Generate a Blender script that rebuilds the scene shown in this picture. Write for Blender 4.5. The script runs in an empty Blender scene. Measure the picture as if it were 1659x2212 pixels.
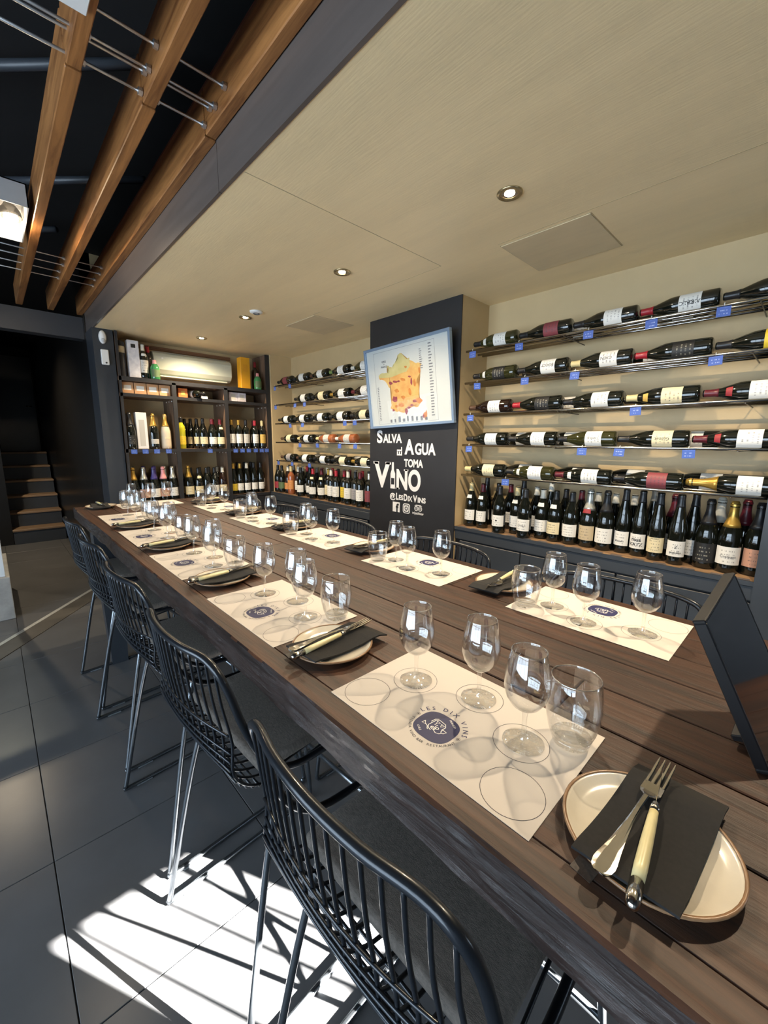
import bpy, bmesh, math, random
from mathutils import Vector, Matrix
random.seed(7)
R = math.radians
PI = math.pi
sc = bpy.context.scene
COL = sc.collection
# ------------------------------------------------------------------ camera
FPX, YAW, PIT, ROL, CAMZ = 877.97, -0.765408, -0.171997, 0.008255, 1.48
cam = bpy.data.cameras.new('camera'); camo = bpy.data.objects.new('camera', cam); COL.objects.link(camo)
fw = Vector((-math.cos(YAW)*math.cos(PIT), -math.sin(YAW)*math.cos(PIT), math.sin(PIT)))
rt = fw.cross(Vector((0, 0, 1))).normalized(); up = rt.cross(fw)
c_, s_ = math.cos(ROL), math.sin(ROL)
rt, up = c_*rt + s_*up, -s_*rt + c_*up
mw = Matrix((rt, up, -fw)).transposed().to_4x4(); mw.translation = Vector((0, 0, CAMZ))
camo.matrix_world = mw
cam.sensor_fit = 'HORIZONTAL'; cam.sensor_width = 36.0; cam.lens = FPX/1659*36.0
cam.clip_start = 0.02; cam.clip_end = 100
sc.camera = camo
# ------------------------------------------------------------------ world, sun, window light, exposure
SKY = 7.0
w = bpy.data.worlds.new('world'); sc.world = w; w.use_nodes = True
bg = w.node_tree.nodes['Background']; bg.inputs[0].default_value = (0.68, 0.84, 1.0, 1); bg.inputs[1].default_value = SKY
sun = bpy.data.lights.new('sun', 'SUN'); sun.energy = 330; sun.angle = R(0.55); sun.color = (1.0, 0.97, 0.92)
suno = bpy.data.objects.new('sun', sun); COL.objects.link(suno)
SD = Vector((-0.883, -0.469, -0.438)).normalized()
suno.rotation_euler = SD.to_track_quat('-Z', 'Y').to_euler(); suno.location = (4, 3, 4)
def portal(name, loc, rot, sx, sy):
    l = bpy.data.lights.new(name, 'AREA'); l.shape = 'RECTANGLE'; l.size = sx; l.size_y = sy
    l.cycles.is_portal = True
    o = bpy.data.objects.new(name, l); COL.objects.link(o); o.location = loc; o.rotation_euler = rot
portal('window_portal', (-1.0, -2.62, 1.25), (R(90), 0, 0), 4.2, 2.1)
SPOT_W = 18.0
SPOT_C = (1.0, 0.81, 0.56)
sc.view_settings.view_transform = 'Standard'; sc.view_settings.look = 'None'
sc.view_settings.gamma = 1.0; sc.view_settings.use_curve_mapping = False
sc.view_settings.exposure = 0.36
try:
    sc.cycles.use_denoising = True
    sc.cycles.max_bounces = 7; sc.cycles.diffuse_bounces = 4; sc.cycles.glossy_bounces = 3; sc.cycles.transparent_max_bounces = 16
    sc.cycles.use_adaptive_sampling = True; sc.cycles.adaptive_threshold = 0.07; sc.cycles.adaptive_min_samples = 20
    sc.cycles.sample_clamp_indirect = 6.0
except Exception:
    pass
# ------------------------------------------------------------------ helpers
def C(r, g, b):
    f = lambda v: (v/255/12.92) if v/255 <= 0.04045 else ((v/255+0.055)/1.055)**2.4
    return (f(r), f(g), f(b), 1.0)
MATS = {}
def M(name, col, rough=0.5, metal=0.0, var=0.0, vscale=8.0, vstretch=(1, 1, 1), bump=0.0, bscale=40.0, bstretch=None, coat=0.0, spec=0.5, col2=None, emit=None, estr=0.0):
    if name in MATS: return MATS[name]
    m = bpy.data.materials.new(name); m.use_nodes = True; MATS[name] = m
    nt = m.node_tree; b = nt.nodes['Principled BSDF']
    b.inputs['Base Color'].default_value = col; b.inputs['Roughness'].default_value = rough
    b.inputs['Metallic'].default_value = metal; b.inputs['Specular IOR Level'].default_value = spec
    if coat: b.inputs['Coat Weight'].default_value = coat; b.inputs['Coat Roughness'].default_value = 0.08
    if emit: b.inputs['Emission Color'].default_value = emit; b.inputs['Emission Strength'].default_value = estr
    tc = None
    def coords(st):
        tcn = nt.nodes.new('ShaderNodeTexCoord'); mp = nt.nodes.new('ShaderNodeMapping'); mp.inputs['Scale'].default_value = st
        gm = nt.nodes.new('ShaderNodeNewGeometry')
        nt.links.new(gm.outputs['Position'], mp.inputs['Vector']); return mp
    if var or col2:
        mp = coords(vstretch); n = nt.nodes.new('ShaderNodeTexNoise'); n.inputs['Scale'].default_value = vscale; n.inputs['Detail'].default_value = 6; n.inputs['Roughness'].default_value = 0.6
        nt.links.new(mp.outputs[0], n.inputs['Vector'])
        rp = nt.nodes.new('ShaderNodeValToRGB'); rp.color_ramp.elements[0].position = 0.3; rp.color_ramp.elements[1].position = 0.7
        c2 = col2 or tuple(min(1, v*(1+var)) for v in col[:3])+(1,)
        c1 = col if col2 else tuple(v*(1-var) for v in col[:3])+(1,)
        rp.color_ramp.elements[0].color = c1; rp.color_ramp.elements[1].color = c2
        nt.links.new(n.outputs['Fac'], rp.inputs['Fac']); nt.links.new(rp.outputs[0], b.inputs['Base Color'])
    if bump:
        mp = coords(bstretch or vstretch); n = nt.nodes.new('ShaderNodeTexNoise'); n.inputs['Scale'].default_value = bscale; n.inputs['Detail'].default_value = 5
        nt.links.new(mp.outputs[0], n.inputs['Vector'])
        bp = nt.nodes.new('ShaderNodeBump'); bp.inputs['Strength'].default_value = bump; bp.inputs['Distance'].default_value = 0.01
        nt.links.new(n.outputs['Fac'], bp.inputs['Height']); nt.links.new(bp.outputs[0], b.inputs['Normal'])
    return m
def wood(name, c1, c2, rough=0.45, axis=0, scale=3.0, bump=0.15, contrast=(0.35, 0.65), coat=0.0):
    if name in MATS: return MATS[name]
    m = bpy.data.materials.new(name); m.use_nodes = True; MATS[name] = m
    nt = m.node_tree; b = nt.nodes['Principled BSDF']; N = nt.nodes.new; L = nt.links.new
    g = N('ShaderNodeNewGeometry'); mp = N('ShaderNodeMapping')
    oi = N('ShaderNodeObjectInfo'); ad = N('ShaderNodeVectorMath'); ad.operation = 'ADD'
    mul = N('ShaderNodeMath'); mul.operation = 'MULTIPLY'; mul.inputs[1].default_value = 37.0
    L(oi.outputs['Random'], mul.inputs[0]); L(g.outputs['Position'], ad.inputs[0]); L(mul.outputs[0], ad.inputs[1])
    st = [14.0, 14.0, 14.0]; st[axis] = 1.0; mp.inputs['Scale'].default_value = st
    L(ad.outputs[0], mp.inputs['Vector'])
    n = N('ShaderNodeTexNoise'); n.inputs['Scale'].default_value = scale; n.inputs['Detail'].default_value = 8; n.inputs['Roughness'].default_value = 0.65; n.inputs['Distortion'].default_value = 0.6
    L(mp.outputs[0], n.inputs['Vector'])
    rp = N('ShaderNodeValToRGB'); rp.color_ramp.elements[0].position = contrast[0]; rp.color_ramp.elements[1].position = contrast[1]
    rp.color_ramp.elements[0].color = c1; rp.color_ramp.elements[1].color = c2
    L(n.outputs['Fac'], rp.inputs['Fac'])
    hs = N('ShaderNodeHueSaturation'); mr = N('ShaderNodeMapRange'); mr.inputs['To Min'].default_value = 0.75; mr.inputs['To Max'].default_value = 1.25
    L(oi.outputs['Random'], mr.inputs['Value']); L(mr.outputs[0], hs.inputs['Value']); L(rp.outputs[0], hs.inputs['Color'])
    L(hs.outputs[0], b.inputs['Base Color']); b.inputs['Roughness'].default_value = rough
    if coat: b.inputs['Coat Weight'].default_value = coat; b.inputs['Coat Roughness'].default_value = 0.2
    bp = N('ShaderNodeBump'); bp.inputs['Strength'].default_value = bump; bp.inputs['Distance'].default_value = 0.005
    L(n.outputs['Fac'], bp.inputs['Height']); L(bp.outputs[0], b.inputs['Normal'])
    return m
def paper(name, col, ink=(0.05, 0.05, 0.06, 1), lines=5, dens=0.52, big=True):
    """printed paper: rows of illegible small print"""
    if name in MATS: return MATS[name]
    m = bpy.data.materials.new(name); m.use_nodes = True; MATS[name] = m
    nt = m.node_tree; b = nt.nodes['Principled BSDF']; N = nt.nodes.new; L = nt.links.new
    b.inputs['Roughness'].default_value = 0.55
    tc = N('ShaderNodeTexCoord'); sp = N('ShaderNodeSeparateXYZ'); L(tc.outputs['Generated'], sp.inputs[0])
    ml = N('ShaderNodeMath'); ml.operation = 'MULTIPLY'; ml.inputs[1].default_value = lines; L(sp.outputs['Z'], ml.inputs[0])
    fr = N('ShaderNodeMath'); fr.operation = 'FRACT'; L(ml.outputs[0], fr.inputs[0])
    g1 = N('ShaderNodeMath'); g1.operation = 'GREATER_THAN'; g1.inputs[1].default_value = 0.66; L(fr.outputs[0], g1.inputs[0])
    fl = N('ShaderNodeMath'); fl.operation = 'FLOOR'; L(ml.outputs[0], fl.inputs[0])
    cb = N('ShaderNodeCombineXYZ'); L(sp.outputs['X'], cb.inputs[0]); L(fl.outputs[0], cb.inputs[1])
    oi = N('ShaderNodeObjectInfo'); L(oi.outputs['Random'], cb.inputs[2])
    ns = N('ShaderNodeTexNoise'); ns.inputs['Scale'].default_value = 16; ns.inputs['Detail'].default_value = 3; L(cb.outputs[0], ns.inputs['Vector'])
    g2 = N('ShaderNodeMath'); g2.operation = 'GREATER_THAN'; g2.inputs[1].default_value = dens; L(ns.outputs['Fac'], g2.inputs[0])
    cx = N('ShaderNodeMath'); cx.operation = 'COMPARE'; cx.inputs[1].default_value = 0.5; cx.inputs[2].default_value = 0.3; L(sp.outputs['X'], cx.inputs[0])
    cz = N('ShaderNodeMath'); cz.operation = 'COMPARE'; cz.inputs[1].default_value = 0.5; cz.inputs[2].default_value = 0.4; L(sp.outputs['Z'], cz.inputs[0])
    p = g1.outputs[0]
    for o in (g2, cx, cz):
        mm = N('ShaderNodeMath'); mm.operation = 'MULTIPLY'; L(p, mm.inputs[0]); L(o.outputs[0], mm.inputs[1]); p = mm.outputs[0]
    m2 = N('ShaderNodeMath'); m2.operation = 'MULTIPLY'; m2.inputs[1].default_value = 0.6; L(p, m2.inputs[0])
    mx = N('ShaderNodeMix'); mx.data_type = 'RGBA'; mx.inputs[6].default_value = col; mx.inputs[7].default_value = ink
    L(m2.outputs[0], mx.inputs[0]); L(mx.outputs[2], b.inputs['Base Color'])
    return m
def clearglass(name, tint=(1, 1, 1, 1), edge=0.25, ior=1.5, gl=1.0):
    if name in MATS: return MATS[name]
    m = bpy.data.materials.new(name); m.use_nodes = True; MATS[name] = m
    nt = m.node_tree; N = nt.nodes.new; L = nt.links.new
    for n in list(nt.nodes): nt.nodes.remove(n)
    out = N('ShaderNodeOutputMaterial'); tr = N('ShaderNodeBsdfTransparent'); g = N('ShaderNodeBsdfGlossy'); mx = N('ShaderNodeMixShader')
    g.inputs['Roughness'].default_value = 0.0; g.inputs['Color'].default_value = (gl, gl, gl, 1)
    lw = N('ShaderNodeLayerWeight'); lw.inputs['Blend'].default_value = 0.35
    mc = N('ShaderNodeMix'); mc.data_type = 'RGBA'; mc.inputs[6].default_value = tint
    mc.inputs[7].default_value = (edge*tint[0], edge*tint[1], edge*tint[2], 1)
    pw = N('ShaderNodeMath'); pw.operation = 'POWER'; pw.inputs[1].default_value = 4.0; L(lw.outputs['Facing'], pw.inputs[0])
    L(pw.outputs[0], mc.inputs[0]); L(mc.outputs[2], tr.inputs['Color'])
    l2 = N('ShaderNodeLayerWeight'); l2.inputs['Blend'].default_value = 0.5
    p5 = N('ShaderNodeMath'); p5.operation = 'POWER'; p5.inputs[1].default_value = 3.2; L(l2.outputs['Facing'], p5.inputs[0])
    fr = N('ShaderNodeMath'); fr.operation = 'MULTIPLY_ADD'; fr.inputs[1].default_value = 0.85; fr.inputs[2].default_value = 2.3*((ior-1)/(ior+1))**2; L(p5.outputs[0], fr.inputs[0])
    L(fr.outputs[0], mx.inputs[0]); L(tr.outputs[0], mx.inputs[1]); L(g.outputs[0], mx.inputs[2]); L(mx.outputs[0], out.inputs[0])
    return m
def tag(o, label=None, cat=None, group=None, kind=None):
    if label: o['label'] = label
    if cat: o['category'] = cat
    if group: o['group'] = group
    if kind: o['kind'] = kind
    return o
def root(name, loc, rz, label, cat, group=None, rot=None):
    o = bpy.data.objects.new(name, None); COL.objects.link(o); o.location = loc
    o.rotation_euler = rot if rot else (0, 0, rz); o.empty_display_size = 0.05
    return tag(o, label, cat, group)
def mesh(name, vf, mat, smooth=False):
    me = bpy.data.meshes.new(name); me.from_pydata([tuple(v) for v in vf[0]], [], vf[1]); me.materials.append(mat)
    if smooth:
        for p in me.polygons: p.use_smooth = True
    me.update(); return me
def put(name, me, parent=None, loc=(0, 0, 0), rot=(0, 0, 0), scale=None):
    o = bpy.data.objects.new(name, me); COL.objects.link(o); o.location = loc; o.rotation_euler = rot
    if scale: o.scale = scale
    if parent: o.parent = parent
    return o
def mk(name, vf, mat, parent=None, smooth=False, loc=(0, 0, 0), rot=(0, 0, 0)):
    return put(name, mesh(name, vf, mat, smooth), parent, loc, rot)
def struct(name, vf, mat, parent=None, smooth=False):
    o = mk(name, vf, mat, parent, smooth)
    if not parent: o['kind'] = 'structure'
    return o
def box(x0, x1, y0, y1, z0, z1):
    v = [(x0, y0, z0), (x1, y0, z0), (x1, y1, z0), (x0, y1, z0), (x0, y0, z1), (x1, y0, z1), (x1, y1, z1), (x0, y1, z1)]
    return v, [(0, 3, 2, 1), (4, 5, 6, 7), (0, 1, 5, 4), (1, 2, 6, 5), (2, 3, 7, 6), (3, 0, 4, 7)]
def bbox(x0, x1, y0, y1, z0, z1, b=0.004, seg=2):
    bm = bmesh.new(); v, f = box(x0, x1, y0, y1, z0, z1)
    vs = [bm.verts.new(p) for p in v]
    for q in f: bm.faces.new([vs[i] for i in q])
    bmesh.ops.bevel(bm, geom=bm.edges[:], offset=b, segments=seg, affect='EDGES', profile=0.5)
    return frombm(bm)
def frombm(bm):
    bm.verts.ensure_lookup_table(); bm.verts.index_update()
    r = ([v.co.copy() for v in bm.verts], [tuple(v.index for v in f.verts) for f in bm.faces]); bm.free(); return r
def join(*vfs):
    V, F = [], []
    for v, f in vfs:
        n = len(V); V += list(v); F += [tuple(i+n for i in q) for q in f]
    return V, F
def lathe(prof, n=24):
    V, F, rows = [], [], []
    for r, z in prof:
        if r < 1e-6: rows.append([len(V)]); V.append((0, 0, z))
        else:
            rows.append(list(range(len(V), len(V)+n)))
            V += [(r*math.cos(2*PI*i/n), r*math.sin(2*PI*i/n), z) for i in range(n)]
    for a, b in zip(rows, rows[1:]):
        for i in range(n):
            j = (i+1) % n
            if len(a) == 1 and len(b) == 1: continue
            if len(a) == 1: F.append((a[0], b[j], b[i]))
            elif len(b) == 1: F.append((a[i], a[j], b[0]))
            else: F.append((a[i], a[j], b[j], b[i]))
    return V, F
def crom(pts, k=6, closed=False):
    P = [Vector(p) for p in pts]; out = []; n = len(P)
    for i in range(n if closed else n-1):
        g = (lambda j: P[j % n]) if closed else (lambda j: P[max(0, min(n-1, j))])
        p0, p1, p2, p3 = g(i-1), g(i), g(i+1), g(i+2)
        for t in range(k):
            t /= k
            out.append(0.5*((2*p1)+(p2-p0)*t+(2*p0-5*p1+4*p2-p3)*t*t+(3*p1-p0-3*p2+p3)*t**3))
    if not closed: out.append(P[-1])
    return out
def tube(pts, r, n=8, closed=False):
    P = [Vector(p) for p in pts]; V, F = [], []; m = len(P); nrm = None
    for i, p in enumerate(P):
        a = P[(i-1) % m] if closed or i else P[i]; b = P[(i+1) % m] if closed or i < m-1 else P[i]
        t = (b-a)
        if t.length < 1e-9: t = Vector((0, 0, 1))
        t.normalize()
        if nrm is None: nrm = t.orthogonal().normalized()
        nrm = (nrm - t*nrm.dot(t))
        if nrm.length < 1e-6: nrm = t.orthogonal()
        nrm.normalize(); bn = t.cross(nrm)
        rr = r[i] if isinstance(r, (list, tuple)) else r
        V += [p + rr*(nrm*math.cos(2*PI*k/n)+bn*math.sin(2*PI*k/n)) for k in range(n)]
    for i in range(m if closed else m-1):
        j = (i+1) % m
        for k in range(n):
            l = (k+1) % n; F.append((i*n+k, i*n+l, j*n+l, j*n+k))
    if not closed: F.append(tuple(range(n-1, -1, -1))); F.append(tuple(range((m-1)*n, m*n)))
    return V, F
def xf(vf, fn): return [fn(Vector(v)) for v in vf[0]], vf[1]
def prism(poly, z0, z1):
    n = len(poly); V = [(x, y, z0) for x, y in poly]+[(x, y, z1) for x, y in poly]
    F = [tuple(range(n-1, -1, -1)), tuple(range(n, 2*n))]+[(i, (i+1) % n, (i+1) % n+n, i+n) for i in range(n)]
    return V, F
TXT = {}
def text(s, size=1.0, bold=0.0, ext=0.0, align='CENTER', res=2):
    key = (s, bold, ext, align, res)
    if key not in TXT:
        cu = bpy.data.curves.new('t', 'FONT'); cu.body = s; cu.size = 1.0; cu.offset = bold; cu.extrude = ext; cu.align_x = align; cu.align_y = 'CENTER' if align == 'CENTER' else 'BOTTOM_BASELINE'; cu.resolution_u = res
        o = bpy.data.objects.new('t', cu); COL.objects.link(o)
        dg = bpy.context.evaluated_depsgraph_get(); me = bpy.data.meshes.new_from_object(o.evaluated_get(dg))
        TXT[key] = ([v.co.copy() for v in me.vertices], [tuple(p.vertices) for p in me.polygons])
        bpy.data.objects.remove(o); bpy.data.curves.remove(cu); bpy.data.meshes.remove(me)
    v, f = TXT[key]
    return [p*size for p in v], f
ORD = ['first', 'second', 'third', 'fourth', 'fifth', 'sixth', 'seventh', 'eighth', 'ninth', 'tenth', 'eleventh', 'twelfth', 'thirteenth', 'fourteenth', 'fifteenth', 'sixteenth', 'seventeenth', 'eighteenth', 'nineteenth', 'twentieth', 'twenty-first', 'twenty-second', 'twenty-third']
# ------------------------------------------------------------------ materials
m_cream = M('cream_paint_shaded', C(196, 172, 130), 0.55, var=0.06, vscale=3.0, bump=0.05, bscale=60)  # same paint as the ceiling, darkened to hold the niches' shade
m_ceil = M('ceiling_paint', C(240, 218, 174), 0.5, var=0.07, vscale=2.2, vstretch=(0.4, 2.5, 1), bump=0.06, bscale=30, bstretch=(0.5, 6, 1))
m_black = M('black_paint', C(38, 38, 41), 0.45, var=0.1, vscale=6)
m_slate = M('slate_paint', C(52, 56, 62), 0.4, var=0.1, vscale=4)
m_darkwall = M('dark_gloss_panel', C(24, 23, 23), 0.3, var=0.2, vscale=2)
m_void = M('dark_void', C(14, 14, 16), 0.7, var=0.2)
m_fascia = M('brushed_steel_fascia', C(104, 95, 90), 0.33, metal=0.25, var=0.12, vscale=4, vstretch=(0.5, 1, 8))
m_floor = M('grey_porcelain', C(90, 90, 91), 0.28, var=0.14, vscale=2.4, bump=0.01, bscale=90)
m_grout = M('dark_grout', C(26, 27, 29), 0.8, var=0.1)
m_tbl = wood('reclaimed_table_wood', C(24, 13, 7), C(80, 48, 28), 0.52, 0, 3.0, 0.45, (0.3, 0.7))
m_tbledge = wood('rough_table_edge', C(22, 15, 12), C(60, 45, 40), 0.27, 0, 3.4, 1.0, (0.32, 0.7), coat=0.5)  # rough-hewn face, its colour also darkened for the shade it stands in
m_joist = wood('pine_joist', C(108, 66, 32), C(168, 114, 64), 0.45, 0, 2.2, 0.1)
m_shelfwood = wood('shelf_walnut', C(92, 72, 56), C(128, 102, 82), 0.5, 2, 2.5, 0.1)
m_ledge = wood('ledge_wood', C(104, 80, 58), C(146, 117, 88), 0.55, 0, 2.5, 0.1)
m_steel = M('chrome', C(190, 186, 180), 0.16, metal=1.0, var=0.05)
m_cut = M('cutlery_steel', C(205, 200, 190), 0.14, metal=1.0, var=0.04)
m_rod = M('galvanised_rod', C(205, 205, 205), 0.35, metal=0.9, var=0.1)
m_wire = M('black_steel_wire', C(34, 38, 44), 0.28, metal=0.35, var=0.08, coat=0.2)
m_leg = M('charcoal_steel_rod', C(112, 117, 122), 0.22, metal=0.85, var=0.08)
m_pad = M('charcoal_wool', C(126, 118, 110), 0.9, var=0.3, vscale=90, vstretch=(1, 3, 1), bump=0.3, bscale=400)
m_glass = clearglass('clear_glass', (0.99, 0.995, 0.995, 1), 0.5, 1.5)
m_glassb = clearglass('thick_glass', (0.985, 0.99, 0.985, 1), 0.45, 1.6)
m_paper = M('placemat_paper', C(206, 198, 190), 0.7, var=0.02)
m_ink = M('charcoal_ink', C(52, 52, 62), 0.7, var=0.05)
m_navy = M('navy_ink', C(38, 40, 84), 0.6, var=0.05)
m_white = M('white_paint', C(228, 228, 226), 0.5, var=0.02)
m_plate = M('cream_stoneware', C(214, 206, 190), 0.18, var=0.06, vscale=20, coat=0.4)
m_rim = M('brown_glaze', C(140, 108, 78), 0.3, var=0.25, vscale=40)
m_napkin = M('black_napkin', C(34, 33, 33), 0.95, var=0.15, vscale=150)
m_ivory = M('ivory_handle', C(222, 210, 160), 0.3, var=0.1, vscale=25)
m_tagblue = paper('blue_tag', C(62, 92, 172), C(180, 195, 230), 3, 0.5)
m_gdark = M('dark_bottle_glass', C(18, 20, 15), 0.06, var=0.2, coat=0.6)
m_gbrown = M('brown_bottle_glass', C(34, 20, 14), 0.06, var=0.2, coat=0.6)
m_golive = M('olive_bottle_glass', C(46, 46, 22), 0.06, var=0.2, coat=0.6)
m_grose = M('rose_wine_glass', C(146, 84, 52), 0.05, var=0.15, coat=0.6)
m_gyel = M('yellow_liquor_glass', C(176, 170, 40), 0.06, var=0.1, coat=0.6)
m_ggreen = M('green_liquor_glass', C(60, 128, 76), 0.08, var=0.25, vscale=40, coat=0.6)
LAB = {'white': paper('label_white', C(226, 224, 218)), 'cream': paper('label_cream', C(222, 208, 170)), 'beige': paper('label_beige', C(190, 172, 140)),
       'grey': paper('label_grey', C(150, 146, 146)), 'pink': paper('label_pink', C(190, 142, 118)), 'black': paper('label_black', C(30, 30, 30), C(170, 165, 150)),
       'yellow': paper('label_yellow', C(214, 184, 50)), 'green': paper('label_green', C(90, 110, 70)), 'red': paper('label_red', C(150, 40, 46)),
       'gold': paper('label_gold', C(206, 168, 84)), 'maroon': paper('label_maroon', C(130, 60, 66)), 'silver': paper('label_silver', C(190, 186, 178)), 'orange': paper('label_orange', C(205, 140, 80))}
CAP = {'black': M('capsule_black', C(30, 30, 32), 0.35, var=0.05), 'white': M('capsule_white', C(215, 212, 200), 0.4, var=0.05), 'cream': M('capsule_cream', C(206, 190, 140), 0.4, var=0.05),
       'red': M('capsule_red', C(160, 30, 44), 0.35, var=0.05), 'gold': M('capsule_gold', C(205, 165, 80), 0.3, metal=0.7, var=0.1), 'silver': M('capsule_silver', C(200, 200, 190), 0.3, metal=0.7, var=0.1),
       'grey': M('capsule_grey', C(110, 110, 105), 0.4, var=0.05), 'maroon': M('capsule_maroon', C(90, 24, 36), 0.35, var=0.05), 'green': M('capsule_green', C(120, 140, 80), 0.35, var=0.05),
       'pink': M('capsule_pink', C(225, 150, 150), 0.35, var=0.05), 'purple': M('capsule_purple', C(60, 52, 110), 0.3, var=0.1), 'brown': M('capsule_brown', C(80, 55, 40), 0.4, var=0.1)}
# ------------------------------------------------------------------ the setting
CZ = 2.39
fl = struct('floor', box(-10.0, 1.4, -2.7, 2.6, -0.08, -0.0035), m_grout)
tile_me = mesh('tile', bbox(-0.2985, 0.2985, -0.2985, 0.2985, -0.02, 0.0, 0.0012, 1), m_floor)
for i in range(-12, 4):
    for j in range(-5, 5):
        cx, cy = -1.0745+0.6*i+0.3, 0.6*j+0.3
        if cx < -7.75 or cx > 1.3 or cy < -2.6 or cy > 2.4: continue
        put('tile', tile_me, fl, (cx, cy, 0))
struct('wall_back', box(-4.7, 1.4, 2.55, 2.65, 0, 3.05), m_cream)
struct('wall_left', box(-4.65, -4.52, 0.72, 2.55, 0, 3.05), m_cream)
struct('wall_column', box(-4.52, -4.24, 0.715, 0.862, 0, CZ), m_slate)
struct('wall_passage', box(-10.0, -4.52, 0.715, 0.80, 0, 3.05), m_darkwall)
struct('wall_niche_left', box(-4.52, -4.18, 2.292, 2.55, 0, CZ), m_cream)
pil = struct('wall_pillar', box(-2.495, -1.64, 2.246, 2.55, 0, CZ), m_cream)
struct('pillar_front', box(-2.50, -1.638, 2.238, 2.246, 0, CZ), m_black, pil)
struct('wall_niche_right', join(box(-0.10, 1.4, 2.236, 2.250, 0, CZ), box(0.33, 1.4, 2.250, 2.55, 0, CZ)), m_slate)
# right end wall, unseen; its slot opening is shaped to place the sun patch
wr = struct('wall_right', join(box(1.3, 1.4, -2.7, 2.55, 0, 0.98), box(1.3, 1.4, -2.7, 2.55, 1.372, 3.05), box(1.3, 1.4, -2.7, 1.385, 0.98, 1.372), box(1.3, 1.4, 1.83, 2.55, 0.98, 1.372)), m_slate)
w1 = struct('window_1', join(box(1.29, 1.41, 1.385, 1.83, 0.965, 0.98), box(1.29, 1.41, 1.385, 1.83, 1.372, 1.387)), m_black)
for y in (1.465, 1.63, 1.735):
    struct('mullion', box(1.33, 1.35, y-0.009, y+0.009, 0.98, 1.372), m_black, w1)
# street side wall with the shop window
wf = struct('wall_front', join(box(-10, -3.1, -2.7, -2.6, 0, 3.05), box(1.1, 1.4, -2.7, -2.6, 0, 3.05), box(-3.1, 1.1, -2.7, -2.6, 0, 0.2), box(-3.1, 1.1, -2.7, -2.6, 2.3, 3.05)), m_slate)
w2 = struct('window_2', join(box(-3.1, 1.1, -2.68, -2.62, 0.2, 0.26), box(-3.1, 1.1, -2.68, -2.62, 2.24, 2.3)), m_black)
for x in (-3.07, -2.05, -1.0, 0.05, 1.07):
    struct('mullion', box(x-0.03, x+0.03, -2.68, -2.62, 0.26, 2.24), m_black, w2)
struct('mullion', box(-3.1, 1.1, -2.67, -2.63, 1.72, 1.77), m_black, w2)
# ceilings
ce = struct('ceiling', box(-4.7, 1.3, 0.735, 2.55, CZ, 2.60), m_ceil)
m_seam = M('ceiling_joint', C(186, 166, 128), 0.7, var=0.1)
m_hatch = M('hatch_paint', C(214, 195, 158), 0.55, var=0.06, vscale=5, vstretch=(0.6, 3, 1))
for a in ((-1.478, -1.475, 0.74, 1.82), (-1.14, 1.2, 1.819, 1.822), (-2.66, -1.478, 1.819, 1.822)):
    struct('panel_joint', box(a[0], a[1], a[2], a[3], CZ-0.0006, CZ+0.002), m_seam, ce)
for x0, x1, y0, y1 in ((-1.14, -0.74, 1.845, 2.235), (-3.06, -2.66, 1.83, 2.2)):
    h = struct('access_panel', bbox(x0, x1, y0, y1, CZ-0.004, CZ+0.01, 0.001, 1), m_hatch, ce)
    struct('panel_gap', join(box(x0-.004, x1+.004, y0-.004, y0, CZ-.001, CZ+.002), box(x0-.004, x1+.004, y1, y1+.004, CZ-.001, CZ+.002), box(x0-.004, x0, y0, y1, CZ-.001, CZ+.002), box(x1, x1+.004, y0, y1, CZ-.001, CZ+.002)), m_seam, ce)
struct('trim_1', join(box(-4.7, -1.652, 0.722, 0.735, CZ-0.002, 2.60), box(-1.649, 1.3, 0.722, 0.735, CZ-0.002, 2.60)), m_fascia)
struct('trim_2', box(-4.72, -4.60, -2.6, 0.72, 2.35, 2.53), m_slate)
struct('ceiling', box(-10, 1.4, -2.7, 2.65, 3.05, 3.15), m_void)
# stair hall beyond
hall_fill = root('downlight', (-6.4, -0.3, 3.05), 0, 'added unseen downlight brightening the dark hall before the stairs', 'downlight', 'recessed ceiling downlights')  # added downlight, out of view, there to brighten the stairs

struct('wall_hall', box(-7.75, -7.62, -2.6, 0.10, 0, 3.05), m_darkwall)
struct('wall_stair', box(-10, -7.75, 0.02, 0.10, 0, 3.05), m_darkwall)
struct('wall_end', box(-10.1, -9.95, 0.10, 0.715, 0, 3.05), m_void)
dr = struct('door_1', bbox(-9.93, -9.89, 0.14, 0.69, 1.25, 2.9, 0.004, 1), m_darkwall)
struct('door_handle', tube([(-9.88, 0.63, 2.05), (-9.84, 0.63, 2.05), (-9.84, 0.55, 2.05)], 0.01), m_steel, dr, True)
m_tread = wood('tread_wood', C(120, 96, 72), C(150, 124, 98), 0.5, 1, 2.0, 0.05)
st = root('staircase', (-7.6, 0.395, 0), 0, 'dark staircase with pale wooden treads rising into the unlit hall', 'stairs')
for k in range(6):
    mk('riser', box(-0.28*(k+1), -0.28*k, -0.29, 0.29, 0.0 if k == 0 else 0.21*k, 0.21*(k+1)-0.03), m_slate, st)
    mk('tread', bbox(-0.28*(k+1), -0.28*k+0.012, -0.295, 0.295, 0.21*(k+1)-0.03, 0.21*(k+1), 0.004, 1), m_tread, st)
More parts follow.
